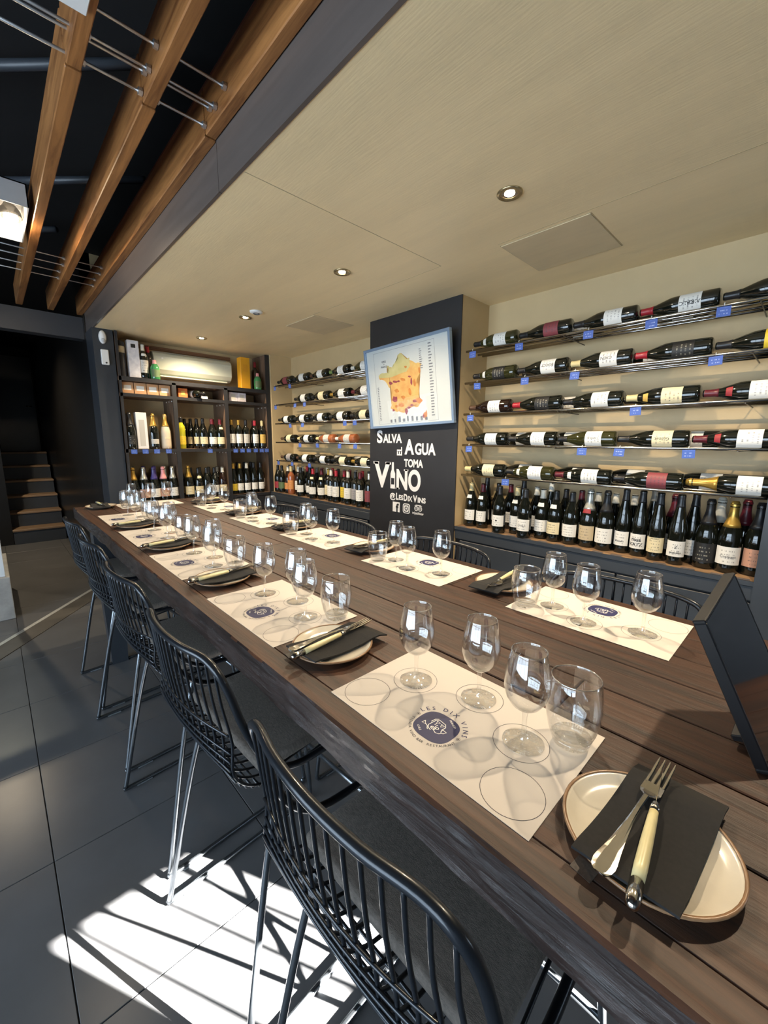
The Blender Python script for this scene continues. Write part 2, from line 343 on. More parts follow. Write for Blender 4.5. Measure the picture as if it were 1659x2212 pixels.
# plinth and glazed screen at the left edge, metal strip on the floor
m_conc = M('pale_concrete', C(150, 150, 148), 0.6, var=0.2, vscale=9, bump=0.1)
mk_ = root('screen_plinth', (-4.9, -0.6, 0), 0, 'pale concrete plinth at the left edge beside the stair passage', 'plinth')
mk('block', bbox(-0.5, 0.48, -0.6, 0.6, 0, 0.36, 0.006), m_conc, mk_)
sr = root('glass_screen', (-4.9, -0.6, 0.36), 0, 'tall glass screen in a white frame standing on the concrete plinth', 'screen')
m_frame_w = M('white_frame', C(205, 214, 222), 0.35, var=0.03)
for a, b in ((0.535, 0.575), (-0.575, -0.535)):
    mk('stile', bbox(0.40, 0.44, a, b, 0, 1.25, 0.003, 1), m_frame_w, sr)
mk('rail', bbox(0.40, 0.44, -0.535, 0.535, 1.21, 1.25, 0.003, 1), m_frame_w, sr)
mk('pane', box(0.417, 0.423, -0.535, 0.535, 0.0, 1.21), clearglass('screen_glass', (0.8, 0.86, 0.88, 1), 0.5), sr)
m_strip = M('aluminium_strip', C(190, 192, 190), 0.4, metal=0.6, var=0.1, vscale=20)
d = Vector((-0.96, 0.737, 0)).normalized(); n_ = Vector((-d.y, d.x, 0)); a = Vector((-3.55, -0.367, 0)); b = Vector((-4.87, 0.645, 0))
def strip(w0, w1, h): 
    P = [a+n_*w0, b+n_*w0, b+n_*w1, a+n_*w1]
    return prism([(p.x, p.y) for p in P], 0.0002, h)
ts = root('threshold_strip', (0, 0, 0), 0, 'pale metal threshold strip lying diagonally across the floor at left', 'threshold')
mk('bright_edge', strip(-0.012, 0.022, 0.006), m_strip, ts)
mk('ramp_band', strip(-0.16, -0.012, 0.004), M('grey_ramp', C(78, 74, 68), 0.4, var=0.25, vscale=6), ts)
# joists, rods, light box
for i, y in enumerate((0.284, 0.483, 0.682)):
    j = root('ceiling_joist', (-1.65, y+0.019, 2.555), 0, ['pine ceiling joist furthest from the beige soffit', 'middle pine ceiling joist of the three above the aisle', 'pine ceiling joist running right beside the metal soffit edge'][i], 'joist', 'pine ceiling joists')
    mk('timber', bbox(0.002, 2.9, -0.019, 0.019, -0.002, 0.145, 0.003, 1), m_joist, j)
    mk('timber', bbox(-2.95, -0.002, -0.021, 0.021, -0.006, 0.14, 0.003, 1), m_joist, j)
    tag(mk('backing_board', bbox(-2.9, 2.9, 0.03, 0.05, 0.16, 0.24, 0.003, 1), wood('red_timber', C(96, 46, 26), C(130, 66, 38), 0.6), j), 'reddish upper timber')
k = 0
for x, z in ((-1.46, 2.60), (-1.54, 2.585), (-1.58, 2.60), (-1.635, 2.575), (-3.45, 2.61), (-3.52, 2.59), (-3.70, 2.60), (-3.78, 2.58)):
    far = x < -3
    r = root('steel_rod', (x, 0.0, z), 0, f"{ORD[k % 4]} thin steel rod of the {'far' if far else 'near'} set crossing the pine joists", 'rod', 'steel rods through the joists')
    mk('shaft', tube([(0, -0.1, 0), (0, 0.70, 0)], 0.0045, 6), m_rod, r, True)
    for yy in (0.325, 0.475, 0.524, 0.674):
        mk('nut', tube([(0, yy-0.006, 0), (0, yy+0.006, 0)], 0.011, 6), m_rod, r)
    k += 1
for k, (x, y, z) in enumerate(((-2.2, 0.35, 2.95), (-3.0, 0.5, 2.92), (-4.0, 0.2, 2.9))):
    tag(mk('conduit', tube([(x-0.6, y-0.5, z), (x+0.2, y+0.3, z)], 0.02, 8), m_slate, None, True), f"{['nearest', 'middle', 'furthest'][k]} dark conduit high above the pine joists", 'pipe', 'conduits in the dark ceiling void')
lb = root('ceiling_lamp', (-2.93, 0.205, 2.545), 0, 'white boxy lamp hanging between pine joists at the left edge', 'lamp')
mk('housing', join(box(-0.24, 0.24, -0.055, -0.05, 0, 0.10), box(-0.24, 0.24, 0.05, 0.055, 0, 0.10), box(-0.24, -0.235, -0.055, 0.055, 0, 0.10), box(0.235, 0.24, -0.055, 0.055, 0, 0.10), box(-0.24, 0.24, -0.055, 0.055, 0.095, 0.10)), M('lamp_white_metal', C(205, 205, 205), 0.3, metal=0.3, var=0.03), lb)
mk('reflector', xf(lathe([(0.046, 0.0), (0.040, 0.03), (0.02, 0.06), (0, 0.065)], 20), lambda v: v+Vector((0.02, 0, 0.02))), m_steel, lb, True)
mk('bulb', xf(lathe([(0, 0.0), (0.02, 0.006), (0.026, 0.02), (0.016, 0.04), (0, 0.045)], 16), lambda v: v+Vector((0.02, 0, 0.012))), M('bulb_glow', C(255, 240, 220), 0.3, emit=(1, 0.86, 0.66, 1), estr=25, var=0.01), lb, True)
pl = bpy.data.lights.new('ceiling_lamp_light', 'POINT'); pl.energy = 9; pl.color = (1, 0.8, 0.55); pl.shadow_soft_size = 0.03
po = bpy.data.objects.new('ceiling_lamp_light', pl); COL.objects.link(po); po.location = (-2.91, 0.205, 2.535)
bd = tag(mk('ceiling_plate', bbox(-1.425, -1.22, 0.225, 0.302, 2.540, 2.5485, 0.002, 1), m_white), 'white rectangular plate fixed under the first pine joist', 'plate')  # plain white plate under the joist, nothing posted on it
# downlights
dl_ring = mesh('trim_ring', lathe([(0.028, -0.004), (0.044, -0.006), (0.047, -0.003), (0.047, 0.0), (0.028, 0.0), (0.028, -0.004)], 28), M('brass_trim', C(186, 170, 135), 0.25, metal=0.9, var=0.05), True)
dl_cup = mesh('reflector', lathe([(0.028, -0.003), (0.020, -0.0015), (0, -0.001)], 24), m_steel, True)
dl_bulb = mesh('bulb', lathe([(0, -0.007), (0.014, -0.006), (0.019, -0.0025), (0, -0.002)], 20), M('halogen_glow', C(255, 246, 230), 0.3, emit=(1, 0.88, 0.66, 1), estr=40, var=0.01), True)
for k, x in enumerate((0.10, -0.90, -1.904, -3.078, -3.961)):
    r = root('downlight', (x, 1.497, CZ), 0, ['round recessed downlight near the right wall', 'largest round recessed ceiling downlight, nearest the viewer', 'second recessed downlight along the beige ceiling', 'third recessed downlight, beside the round smoke detector', 'furthest recessed downlight, above the bottle shelves'][k], 'downlight', 'recessed ceiling downlights')
    put('trim_ring', dl_ring, r); put('reflector', dl_cup, r); put('bulb', dl_bulb, r)
    l = bpy.data.lights.new('downlight_spot', 'SPOT'); l.energy = SPOT_W*4; l.color = SPOT_C; l.spot_size = R(150); l.spot_blend = 0.75; l.shadow_soft_size = 0.02
    o = bpy.data.objects.new('downlight_spot', l); COL.objects.link(o); o.location = (x, 1.497, CZ-0.012)
put('trim_ring', dl_ring, hall_fill); put('reflector', dl_cup, hall_fill); put('bulb', dl_bulb, hall_fill)
l = bpy.data.lights.new('hall_fill_spot', 'SPOT'); l.energy = SPOT_W*10; l.color = SPOT_C; l.spot_size = R(130); l.spot_blend = 0.7; l.shadow_soft_size = 0.03  # spot of the added hall downlight, lifts stairs and hall floor
o = bpy.data.objects.new('hall_fill_spot', l); COL.objects.link(o); o.location = (-6.4, -0.3, 3.035)
sd = root('smoke_detector', (-2.89, 1.49, CZ), 0, 'small round white detector on the ceiling beside a downlight', 'detector')
mk('base', lathe([(0, -0.012), (0.03, -0.014), (0.044, -0.008), (0.046, 0), (0, 0)], 24), m_white, sd, True)
mk('vent_ring', lathe([(0.016, -0.016), (0.022, -0.018), (0.024, -0.013), (0.016, -0.0125), (0.016, -0.016)], 20), M('grey_plastic', C(120, 120, 120), 0.5, var=0.05), sd, True)
# sensors on the column
sn = root('motion_sensor', (-4.24, 0.785, 2.32), 0, 'oval white motion sensor high on the dark column', 'sensor')
mk('shell', xf(lathe([(0, 0), (0.028, 0), (0.028, 0.012), (0.02, 0.026), (0, 0.03)], 20), lambda v: Vector((v.z, v.y, v.x*1.9))), m_white, sn, True)
mk('lens', xf(lathe([(0.017, 0.0), (0.012, 0.007), (0, 0.009)], 16), lambda v: Vector((v.z+0.024, v.y, v.x-0.025))), M('grey_lens', C(185, 185, 185), 0.3, var=0.03), sn, True)
sn = root('wall_thermostat', (-4.24, 0.788, 2.16), 0, 'white rectangular control box below the oval sensor on the column', 'control box')
mk('case', bbox(0, 0.022, -0.028, 0.028, -0.062, 0.062, 0.007, 3), m_white, sn)
mk('button', xf(lathe([(0.007, 0), (0.007, 0.004), (0, 0.005)], 12), lambda v: Vector((v.z+0.022, v.y+0.004, v.x-0.045))), m_black, sn, True)
# ------------------------------------------------------------------ cabinets, ledges, racks
LZ = 0.912
for side, x0, x1, doors in (('right', -1.638, 0.325, (-1.60, -1.15, -0.62, -0.12, 0.30)), ('left', -4.18, -2.50, (-4.05, -3.30, -2.53))):
    r = root('base_cabinet', ((x0+x1)/2, 2.415 if side == 'right' else 2.40, 0), 0, f"dark grey low cabinet under the {side} wine niche", 'cabinet', 'cabinets under the wine niches')
    ox = (x0+x1)/2
    mk('carcass', box(x0-ox+.002, x1-ox-.002, -0.145, 0.148, 0.0, LZ-0.022), m_black, r)
    mk('top_rail', bbox(x0-ox+.002, x1-ox-.002, -0.165, -0.147, LZ-0.085, LZ-0.022, 0.002, 1), m_slate, r)
    for a, b in zip(doors, doors[1:]):
        mk('door', bbox(a-ox+.003, b-ox-.003, -0.163, -0.146, 0.08, LZ-0.095, 0.003, 1), m_slate, r)
    t = root('wine_ledge', (ox, 2.391, LZ), 0, f"wooden ledge with a dark edge carrying upright bottles in the {side} niche", 'ledge', 'ledges of the wine niches')
    mk('board', box(x0-ox+.002, x1-ox-.002, -0.140, 0.158, -0.02, 0.0), m_ledge, t)
    mk('edge_strip', box(x0-ox+.002, x1-ox-.002, -0.148, -0.140, -0.02, 0.0005), m_slate, t)
RZ = (2.047, 1.852, 1.657, 1.460, 1.264)
RNAME = ('top', 'second', 'third', 'fourth', 'lowest')
RY = (2.268, 2.322, 2.400, 2.454)
for side, x0, x1 in (('right', -1.612, 0.325), ('left', -4.068, -2.502)):
    tb = mesh('rod', tube([(0, 0, 0), (x1-x0, 0, 0)], 0.0075, 10), m_steel, True)
    br = mesh('bracket', bbox(-0.0025, 0.0025, 0.0, 0.288, -0.012, -0.0075, 0.0008, 1), M('bracket_bronze', C(92, 82, 72), 0.35, metal=0.7, var=0.1))
    for k, z in enumerate(RZ):
        r = root('bottle_rail', (x0, 0, z), 0, f"{RNAME[k]} rail of chrome rods across the {side} wine niche", 'rack rail', 'bottle rails in the niches')
        for y in RY: put('rod', tb, r, (0, y, 0))
        for f in (0.32, 0.72): put('bracket', br, r, ((x1-x0)*f, 2.262, 0))
# ------------------------------------------------------------------ shelf unit
SX = -4.20; SB = -4.515
su = root('shelf_unit', (SX, 1.56, 0), 0, 'tall wall shelving with dark edges and wooden sides beside the column', 'shelves')
YS = (0.868, 1.305, 1.795, 2.262)
def sp(name, y0, y1, z0, z1, mat, xa=0.0, xb=SB-SX, b=0.0):
    return mk(name, box(xb, xa, y0-1.56, y1-1.56, z0, z1), mat, su)
for i, y in enumerate(YS):
    top = 2.0 if 0 < i < 3 else 2.385
    y0 = y-0.018 if i else y; y1 = y+0.018 if i < 3 else y+0.026
    sp('upright', y0+0.004, y1-0.004, 0.0, top, m_shelfwood, -0.012)
    sp('upright_edge', y0, y1, 0.0, top, m_black, 0.0, -0.012)
for k, (z, th) in enumerate(((2.018, 0.035), (1.878, 0.028), (1.394, 0.03), (0.905, 0.03))):
    for i in range(3):
        a, b = YS[i]+(0.018 if i else 0.0), YS[i+1]-0.018
        if k == 0 and i > 0: a -= 0.036
        sp('shelf_board', a, b, z-th, z, m_shelfwood, -0.012)
        sp('shelf_edge', a, b, z-th, z, m_black, 0.0, -0.012)
sp('back_panel', 0.87, 2.25, 0.9, 2.38, m_cream, SB-SX+0.004, SB-SX)
sp('lower_panel', 0.87, 2.28, 0.0, 0.87, m_black, -0.004, -0.02)
m_screw = M('screw_cap', C(200, 195, 188), 0.4, var=0.03)
sc_me = mesh('screw_cap', lathe([(0, 0.004), (0.006, 0.003), (0.007, 0)], 10), m_screw, True)
for i in (1, 2, 3):
    for z in (1.835, 1.35):
        for x in (-0.05, -0.13, -0.21):
            put('screw_cap', sc_me, su, (x, YS[i]-0.0145-1.56, z), (R(90), 0, 0))
bt = mk('wood_batten', bbox(-0.012, 0.0, 0.0, 0.93, 0, 0.035, 0.002, 1), wood('batten_wood', C(110, 74, 50), C(150, 108, 78), 0.5, 1), None, loc=(SB+0.02, 1.06, 2.325))
tag(bt, 'brown wooden batten fixed above the white air conditioner', 'batten')
ac = root('air_conditioner', (SB+0.006, 1.56, 2.075), 0, 'long white wall air conditioner above the shelving', 'air conditioner')
acp = [(0.0, 0.0), (0.12, 0.0), (0.16, 0.02), (0.185, 0.055), (0.19, 0.17), (0.17, 0.20), (0.13, 0.215), (0.0, 0.215)]
mk('body', xf(prism(acp, -0.375, 0.36), lambda v: Vector((v.x, v.z, v.y))), M('ac_plastic', C(186, 192, 178), 0.5, var=0.02), ac)
mk('air_flap', bbox(0.10, 0.165, -0.36, 0.32, -0.008, 0.004, 0.002, 1), M('ac_flap', C(196, 202, 188), 0.4, var=0.02), ac)
mk('grille', bbox(0.02, 0.13, -0.37, 0.33, 0.214, 0.221, 0.001, 1), M('ac_grille', C(150, 152, 146), 0.5, var=0.05), ac)
mk('indicator', xf(lathe([(0.012, 0), (0.011, 0.002), (0, 0.003)], 12), lambda v: Vector((v.z+0.19, v.x-0.30, v.y*0.6+0.155))), m_white, ac, True)
# ------------------------------------------------------------------ bottles
PROF = {
 'burg': [(0, 0), (.036, 0), (.0405, .006), (.041, .03), (.041, .15), (.039, .175), (.030, .205), (.0195, .235), (.0150, .256), (.0142, .285), (.0155, .286), (.0155, .294), (.013, .296), (0, .296)],
 'bord': [(0, 0), (.034, 0), (.0375, .006), (.0378, .03), (.0378, .188), (.0355, .203), (.027, .218), (.0175, .230), (.0148, .243), (.0142, .288), (.0155, .289), (.0155, .297), (.013, .30), (0, .30)],
 'flute': [(0, 0), (.033, 0), (.0368, .006), (.0370, .03), (.0370, .14), (.0350, .18), (.0265, .23), (.0180, .275), (.0148, .302), (.0142, .322), (.0155, .323), (.0155, .331), (.013, .333), (0, .333)],
 'champ': [(0, 0), (.038, 0), (.0435, .007), (.044, .03), (.044, .14), (.042, .165), (.034, .20), (.0225, .235), (.0170, .26), (.0155, .29), (.0175, .295), (.0178, .308), (.013, .318), (0, .32)],
 'squat': [(0, 0), (.036, 0), (.039, .006), (.039, .085), (.037, .105), (.026, .128), (.0165, .14), (.0145, .15), (.0145, .166), (.012, .17), (0, .17)],
 'tall': [(0, 0), (.033, 0), (.036, .006), (.036, .19), (.033, .215), (.020, .235), (.0150, .25), (.0148, .292), (.012, .30), (0, .30)],
}
HGT = {k: v[-1][1] for k, v in PROF.items()}
CAPH = {'burg': .055, 'bord': .058, 'flute': .06, 'champ': .115, 'squat': .034, 'tall': .05}
LABZ = {'burg': (.045, .115), 'bord': (.055, .150), 'flute': (.04, .115), 'champ': (.04, .12), 'squat': (.02, .085), 'tall': (.04, .12)}
def radius_at(kind, z):
    p = PROF[kind]
    for a, b in zip(p[1:], p[2:]):
        if a[1] <= z <= b[1] and b[1] > a[1]: return a[0]+(b[0]-a[0])*(z-a[1])/(b[1]-a[1])
    return p[-2][0]
BC = {}
def bmesh_(key, fn):
    if key not in BC: BC[key] = fn()
    return BC[key]
def arc(kind, z0, z1, half, off=0.0009, n=14, rows=1):
    V, F = [], []
    for j in range(rows+1):
        z = z0+(z1-z0)*j/rows; r = radius_at(kind, z)+off
        for i in range(n+1):
            a = -PI/2-half+2*half*i/n; V.append((r*math.cos(a), r*math.sin(a), z))
    for j in range(rows):
        for i in range(n): F.append((j*(n+1)+i, j*(n+1)+i+1, (j+1)*(n+1)+i+1, (j+1)*(n+1)+i))
    return V, F
def capsule(kind, h):
    H = HGT[kind]; z0 = H-h; zs = [z0+h*i/8 for i in range(9)]
    p = [(radius_at(kind, z0)+.0002, z0)]+[(radius_at(kind, min(z, H-.004))+.0008, z) for z in zs[:-1]]+[(PROF[kind][-2][0], H+.0008), (0, H+.001)]
    return lathe(p, 18)
def curved_text(s, size, kind, zc, bold=0.0, rotate=False):
    v, f = text(s, size, bold)
    r = radius_at(kind, zc)+.0014
    def fn(p):
        x, y = (p.x, p.y) if not rotate else (-p.y, p.x)
        return Vector((r*math.sin(x/r), -r*math.cos(x/r), zc+y))
    return [fn(p) for p in v], f
m_print = M('label_print_black', C(30, 28, 28), 0.6, var=0.02)
def bottle(kind, loc, label, group, lab='white', cap='black', glass=None, rot=(0, 0, 0), neck=None, txt=None, labz=None, half=1.15, caph=None, lying=False, turn=0.0, cat='bottle', name='wine_bottle'):
    glass = glass or m_gdark
    r = root(name, loc, 0, label, cat, group, rot)
    tr = (0, 0, turn)
    put('glass_body', bmesh_(('b', kind, glass.name), lambda: mesh('glass_body', lathe(PROF[kind], 22), glass, True)), r)
    h = caph or CAPH[kind]
    if cap: put('capsule', bmesh_(('c', kind, cap, h), lambda: mesh('capsule', capsule(kind, h), CAP[cap], True)), r)
    if lab:
        z0, z1 = labz or LABZ[kind]
        lo = put('paper_label', bmesh_(('l', kind, lab, z0, z1, half), lambda: mesh('paper_label', arc(kind, z0, z1, half), LAB[lab], True)), r, rot=tr)
        if txt:
            for (s, size, zf, bold, rt_) in txt:
                mk('lettering', curved_text(s, size, kind, z0+(z1-z0)*zf, bold, rt_), m_print if lab not in ('black',) else m_white, lo)
    if neck:
        zn = {'burg': .205, 'champ': .2, 'flute': .20, 'bord': .205}.get(kind, .2)
        put('neck_label', bmesh_(('n', kind, neck), lambda: mesh('neck_label', arc(kind, zn-.011, zn+.011, 0.62, .001, 8, 3), LAB[neck], True)), r, rot=tr)
    return r
LIE = (0, R(-90), 0)
# upright bottles on the right ledge
RL = [(-1.574, 2.342, 'burg', 'white', 'cream', 'white', None), (-1.486, 2.347, 'burg', 'white', 'maroon', 'white', None), (-1.328, 2.290, 'burg', 'white', 'black', None, [('\u2022', .05, .5, 0, 0)]),
      (-1.240, 2.350, 'burg', 'white', 'cream', 'white', None), (-1.152, 2.282, 'burg', 'white', 'black', None, [('CHABLIS', .013, .45, 0, 0)]), (-1.075, 2.350, 'burg', 'white', 'white', 'white', None),
      (-0.990, 2.335, 'burg', 'cream', 'black', 'white', None), (-0.900, 2.336, 'burg', 'white', 'black', None, None), (-0.810, 2.350, 'champ', 'beige', 'silver', 'red', None), (-0.722, 2.345, 'champ', 'white', 'black', None, None),
      (-0.638, 2.360, 'flute', 'white', 'black', None, [('MOSELBERG', .008, .3, .02, 0)]), (-0.560, 2.350, 'flute', 'white', 'black', None, [('mus', .028, .62, .02, 0), ('KATZ', .024, .28, .02, 0)]), (-0.480, 2.330, 'flute', 'cream', 'black', None, [('Z', .075, .5, 0, 0), ('ZELLBERG', .008, .92, 0, 0)]),
      (-0.395, 2.318, 'flute', 'white', 'black', None, [('MOSELBERG', .009, .25, .02, 0), ('Z', .02, .6, 0, 0)]), (-0.352, 2.400, 'flute', 'white', 'black', None, None), (-0.288, 2.352, 'champ', 'black', 'black', None, None), (-0.205, 2.345, 'champ', 'white', 'gold', None, [('Cremant', .016, .45, 0, 0)]), (-0.119, 2.372, 'champ', 'pink', 'black', None, None)]
for k, (x, y, kd, lb_, cp, nk, tx) in enumerate(RL):
    lz = None
    if lb_ == 'black': lz = (.03, .12)
    bottle(kd, (x, y, LZ+.001), f"upright {dict(burg='wine', flute='slender', champ='sparkling', bord='wine')[kd]} bottle, {lb_} label, {cp} top, {ORD[k]} from left on right ledge", 'front row on the right ledge', lb_, cp, neck=nk, txt=tx, turn=R(random.uniform(-6, 14)), labz=lz)
occ = [(a[0], a[1]) for a in RL]
x = -1.53; nb = 0
while x < -0.15:
    if all((x-a)**2+(2.462-b)**2 > 0.087**2 for a, b in occ):
        bottle(random.choice(['burg', 'flute'] if x < -0.6 else ['flute', 'champ']), (x, 2.462, LZ+.001), f"dark upright bottle, {ORD[nb]} from left in the rear row of the right ledge", 'rear row on the right ledge', 'white', random.choice(['black', 'black', 'maroon', 'grey', 'white'])); nb += 1
    x += 0.0905
# upright bottles on the left ledge
LL = [(-4.13, 2.310, 'burg', 'red', 'black'), (-4.035, 2.305, 'burg', 'green', 'black'), (-3.93, 2.32, 'burg', 'orange', 'white'), (-3.835, 2.300, 'bord', 'orange', 'cream'), (-3.74, 2.33, 'bord', 'white', 'white'), (-3.63, 2.290, 'burg', 'white', 'black'),
      (-3.53, 2.335, 'burg', 'white', 'black'), (-3.40, 2.285, 'burg', 'white', 'red'), (-3.30, 2.32, 'burg', 'white', 'maroon'), (-3.21, 2.335, 'bord', 'cream', 'gold'), (-3.125, 2.305, 'bord', 'white', 'white'), (-3.04, 2.300, 'bord', 'white', 'red'), (-2.955, 2.33, 'bord', 'yellow', 'red'),
      (-2.87, 2.305, 'bord', 'white', 'white'), (-2.785, 2.32, 'bord', 'grey', 'black'), (-2.685, 2.290, 'bord', 'white', 'maroon'), (-2.59, 2.31, 'bord', 'maroon', 'silver')]
for k, (x, y, kd, lb_, cp) in enumerate(LL):
    bottle(kd, (x, y, LZ+.001), f"upright wine bottle, {lb_} label, {cp} capsule, {ORD[k]} from the shelving on the left ledge", 'front row on the left ledge', lb_, cp, neck='cream' if k in (7, 8) else None, glass=m_grose if k == 3 else (m_gbrown if k in (2, 4) else None), turn=R(25))
for i in range(17):
    x = -4.09+0.0905*i
    if all((x-a[0])**2+(2.435-a[1])**2 > 0.088**2 for a in LL):
        bottle('burg' if i < 8 else 'bord', (x, 2.435, LZ+.001), f"dark upright bottle, {ORD[i]} from left in the rear row of the left ledge", 'rear row on the left ledge', 'white', ('black', 'grey', 'maroon', 'white', 'red')[i % 5])
# bottles lying along the rails
def lying(side, row, k, n, basex, lb_, cp, glass=None, back=False, neck=None, kd='burg', txt=None, labz=None):
    y = (RY[2]+RY[3])/2 if back else (RY[0]+RY[1])/2
    rr = PROF[kd][3][0]; z = RZ[row]+math.sqrt((rr+.0075)**2-.027**2)+.0008
    lbl = (f"{lb_}-labelled bottle lying {ORD[k]} from left on the {RNAME[row]} rail, {side} niche" if not back else f"bottle lying {ORD[k]} from left in the rear of the {RNAME[row]} rail, {side} niche")
    bottle(kd, (basex, y, z), lbl, f"bottles lying on the {side} niche rails", lb_, cp, glass, LIE, neck, txt, turn=R(random.uniform(-12, 12)), labz=labz or (.06, .14))
RB = [
 [(-1.275, 'white', 'black', m_golive, 'white', None), (-0.965, 'maroon', 'black', m_gdark, None, None), (-0.658, 'white', 'black', m_gdark, None, None), (-0.352, 'white', 'red', m_gdark, None, [('CALC', .022, .62, .01, 1), ('AIRE', .022, .3, .01, 1)])],
 [(-1.270, 'black', 'black', m_golive, 'white', None), (-0.966, 'white', 'black', m_gdark, None, [('BOCCT', .02, .5, .01, 1)]), (-0.660, 'white', 'cream', m_gdark, None, [('CHIN', .022, .6, 0, 1)]), (-0.355, 'black', 'red', m_gdark, None, None)],
 [(-1.290, 'white', 'brown', m_gbrown, None, None), (-0.985, 'black', 'red', m_gdark, None, None), (-0.682, 'white', 'black', m_gdark, None, None), (-0.376, 'cream', 'cream', m_gdark, 'gold', None)],
 [(-1.300, 'white', 'black', m_gdark, None, None), (-0.996, 'white', 'black', m_gdark, None, None), (-0.695, 'white', 'black', m_golive, None, [('CHABLIS', .014, .5, 0, 1)]), (-0.392, 'cream', 'black', m_gdark, None, [('Galinet', .02, .5, 0, 1)])],
 [(-1.307, 'cream', 'cream', m_gdark, None, None), (-1.000, 'white', 'black', m_golive, 'white', None), (-0.698, 'white', 'maroon', m_gdark, 'white', None), (-0.394, 'maroon', 'black', m_gdark, None, None)]]
LASTR = [('pink', 'black', None), ('yellow', 'black', None), ('white', 'maroon', 'red'), ('white', 'maroon', 'red'), ('white', 'gold', None)]
for row, lst in enumerate(RB):
    for k, (bx_, lb_, cp, gl, nk, tx) in enumerate(lst): lying('right', row, k, 5, bx_, lb_, cp, gl, neck=nk, txt=tx)
    l5 = LASTR[row]
    lying('right', row, 4, 5, lst[-1][0]+(0.306 if row < 4 else 0.33), l5[0], l5[1], m_gdark, neck=l5[2], kd='burg' if row < 4 else 'champ')
for row, lst in ((3, (-1.16, -0.86, -0.30)), (4, (-1.13, -0.80, -0.52, -0.21)), (0, (-0.86, -0.40)), (1, (-1.0, -0.5)), (2, (-0.9, -0.42))):
    for k, bx_ in enumerate(lst): lying('right', row, k, 3, bx_, 'white', 'black', m_gdark, back=True)
LBt = [
 [(-3.735, 'maroon', 'black', None), (-3.430, 'white', 'black', None), (-3.122, 'white', 'brown', None), (-2.812, 'white', 'green', None), (-2.505, 'white', 'white', m_golive)],
 [(-3.410, 'white', 'black', None), (-3.110, 'cream', 'black', None), (-2.806, 'white', 'gold', None), (-2.502, 'white', 'maroon', m_gbrown)],
 [(-3.740, 'white', 'black', None), (-3.436, 'white', 'black', None), (-3.130, 'white', 'black', None), (-2.826, 'white', 'black', None), (-2.520, 'cream', 'black', None)],
 [(-3.700, 'cream', 'brown', None), (-3.370, 'white', 'cream', None), (-3.040, 'silver', 'cream', m_grose), (-2.735, 'silver', 'white', m_grose), (-2.505, 'white', 'maroon', m_gbrown)],
 [(-3.715, 'grey', 'brown', None), (-3.405, 'white', 'brown', None), (-3.100, 'white', 'black', None), (-2.800, 'cream', 'black', None), (-2.505, 'cream', 'gold', None)]]
for row, lst in enumerate(LBt):
    for k, (bx_, lb_, cp, gl) in enumerate(lst):
        if row == 3 and k == 4: continue
        lying('left', row, k, 5, bx_, lb_, cp, gl)
for row, lst in ((4, (-3.38, -3.05, -2.75)), (3, (-3.3,)), (2, (-3.4, -2.9))):
    for k, bx_ in enumerate(lst): lying('left', row, k, 3, bx_, 'white', 'black', m_gdark, back=True)
# ------------------------------------------------------------------ blue price tags
tag_me = mesh('tag_card', bbox(-0.024, 0.024, -0.0006, 0.0006, -0.042, -0.004, 0.0004, 1), m_tagblue)
clip_me = mesh('clip', tube([(0, 0, 0.0), (0, -0.004, 0.006), (0, 0.001, 0.011), (0, 0.008, 0.009)], 0.0016, 6), m_white, True)
def ptag(loc, label, group, rot=(0, 0, 0), s=1.0):
    r = root('price_tag', loc, 0, label, 'price tag', group, rot)
    put('tag_card', tag_me, r, scale=(s, 1, s)); put('clip', clip_me, r)
PT = {'right': [(-1.558, -1.245, -0.865, -0.59, -0.33), (-1.515, -1.195, -0.915, -0.335), (-1.555, -0.615), (-1.555, -0.845, -0.665, -0.385), (-1.28,)],
      'left': [(-4.04, -3.745), (-4.04, -3.65, -3.48), (-3.76, -3.52, -2.855, -2.72), (-3.58, -3.28, -2.93, -2.71), (-4.02, -3.74, -3.42)]}
for side in PT:
    for row, xs in enumerate(PT[side]):
        for k, x in enumerate(xs):
            ptag((x, RY[0]-0.0092, RZ[row]-0.002), f"blue price tag, {ORD[k]} from left on the {RNAME[row]} rail of the {side} niche", 'blue price tags', (R(random.uniform(-8, 8)), R(random.uniform(-3, 3)), 0))
for k, y in enumerate((0.93, 1.02, 1.115, 1.215, 1.60, 1.865, 1.94, 2.01, 2.09, 2.16, 2.22)):
    ptag((SX+0.0015, y, 1.394), f"blue price tag, {ORD[k]} from the column on the middle shelf edge", 'blue price tags', (0, 0, R(90)))
lt_me = mesh('card', bbox(-0.026, 0.026, -0.012, 0.012, 0, 0.0008, 0.0003, 1), M('grey_ledge_card', C(88, 84, 88), 0.5, var=0.35, vscale=120))
for k, x in enumerate((-1.58, -1.48, -1.33, -1.22, -1.12, -1.02, -0.92, -0.83, -0.72, -0.63, -0.53, -0.44, -0.33, -0.22, -0.14)):
    tag(put('ledge_card', lt_me, None, (x, 2.262, LZ+.001), (0, 0, R(random.uniform(-6, 6)))), f"flat grey card, {ORD[k]} from left, lying along the right ledge front", 'price card', 'grey cards on the right ledge')
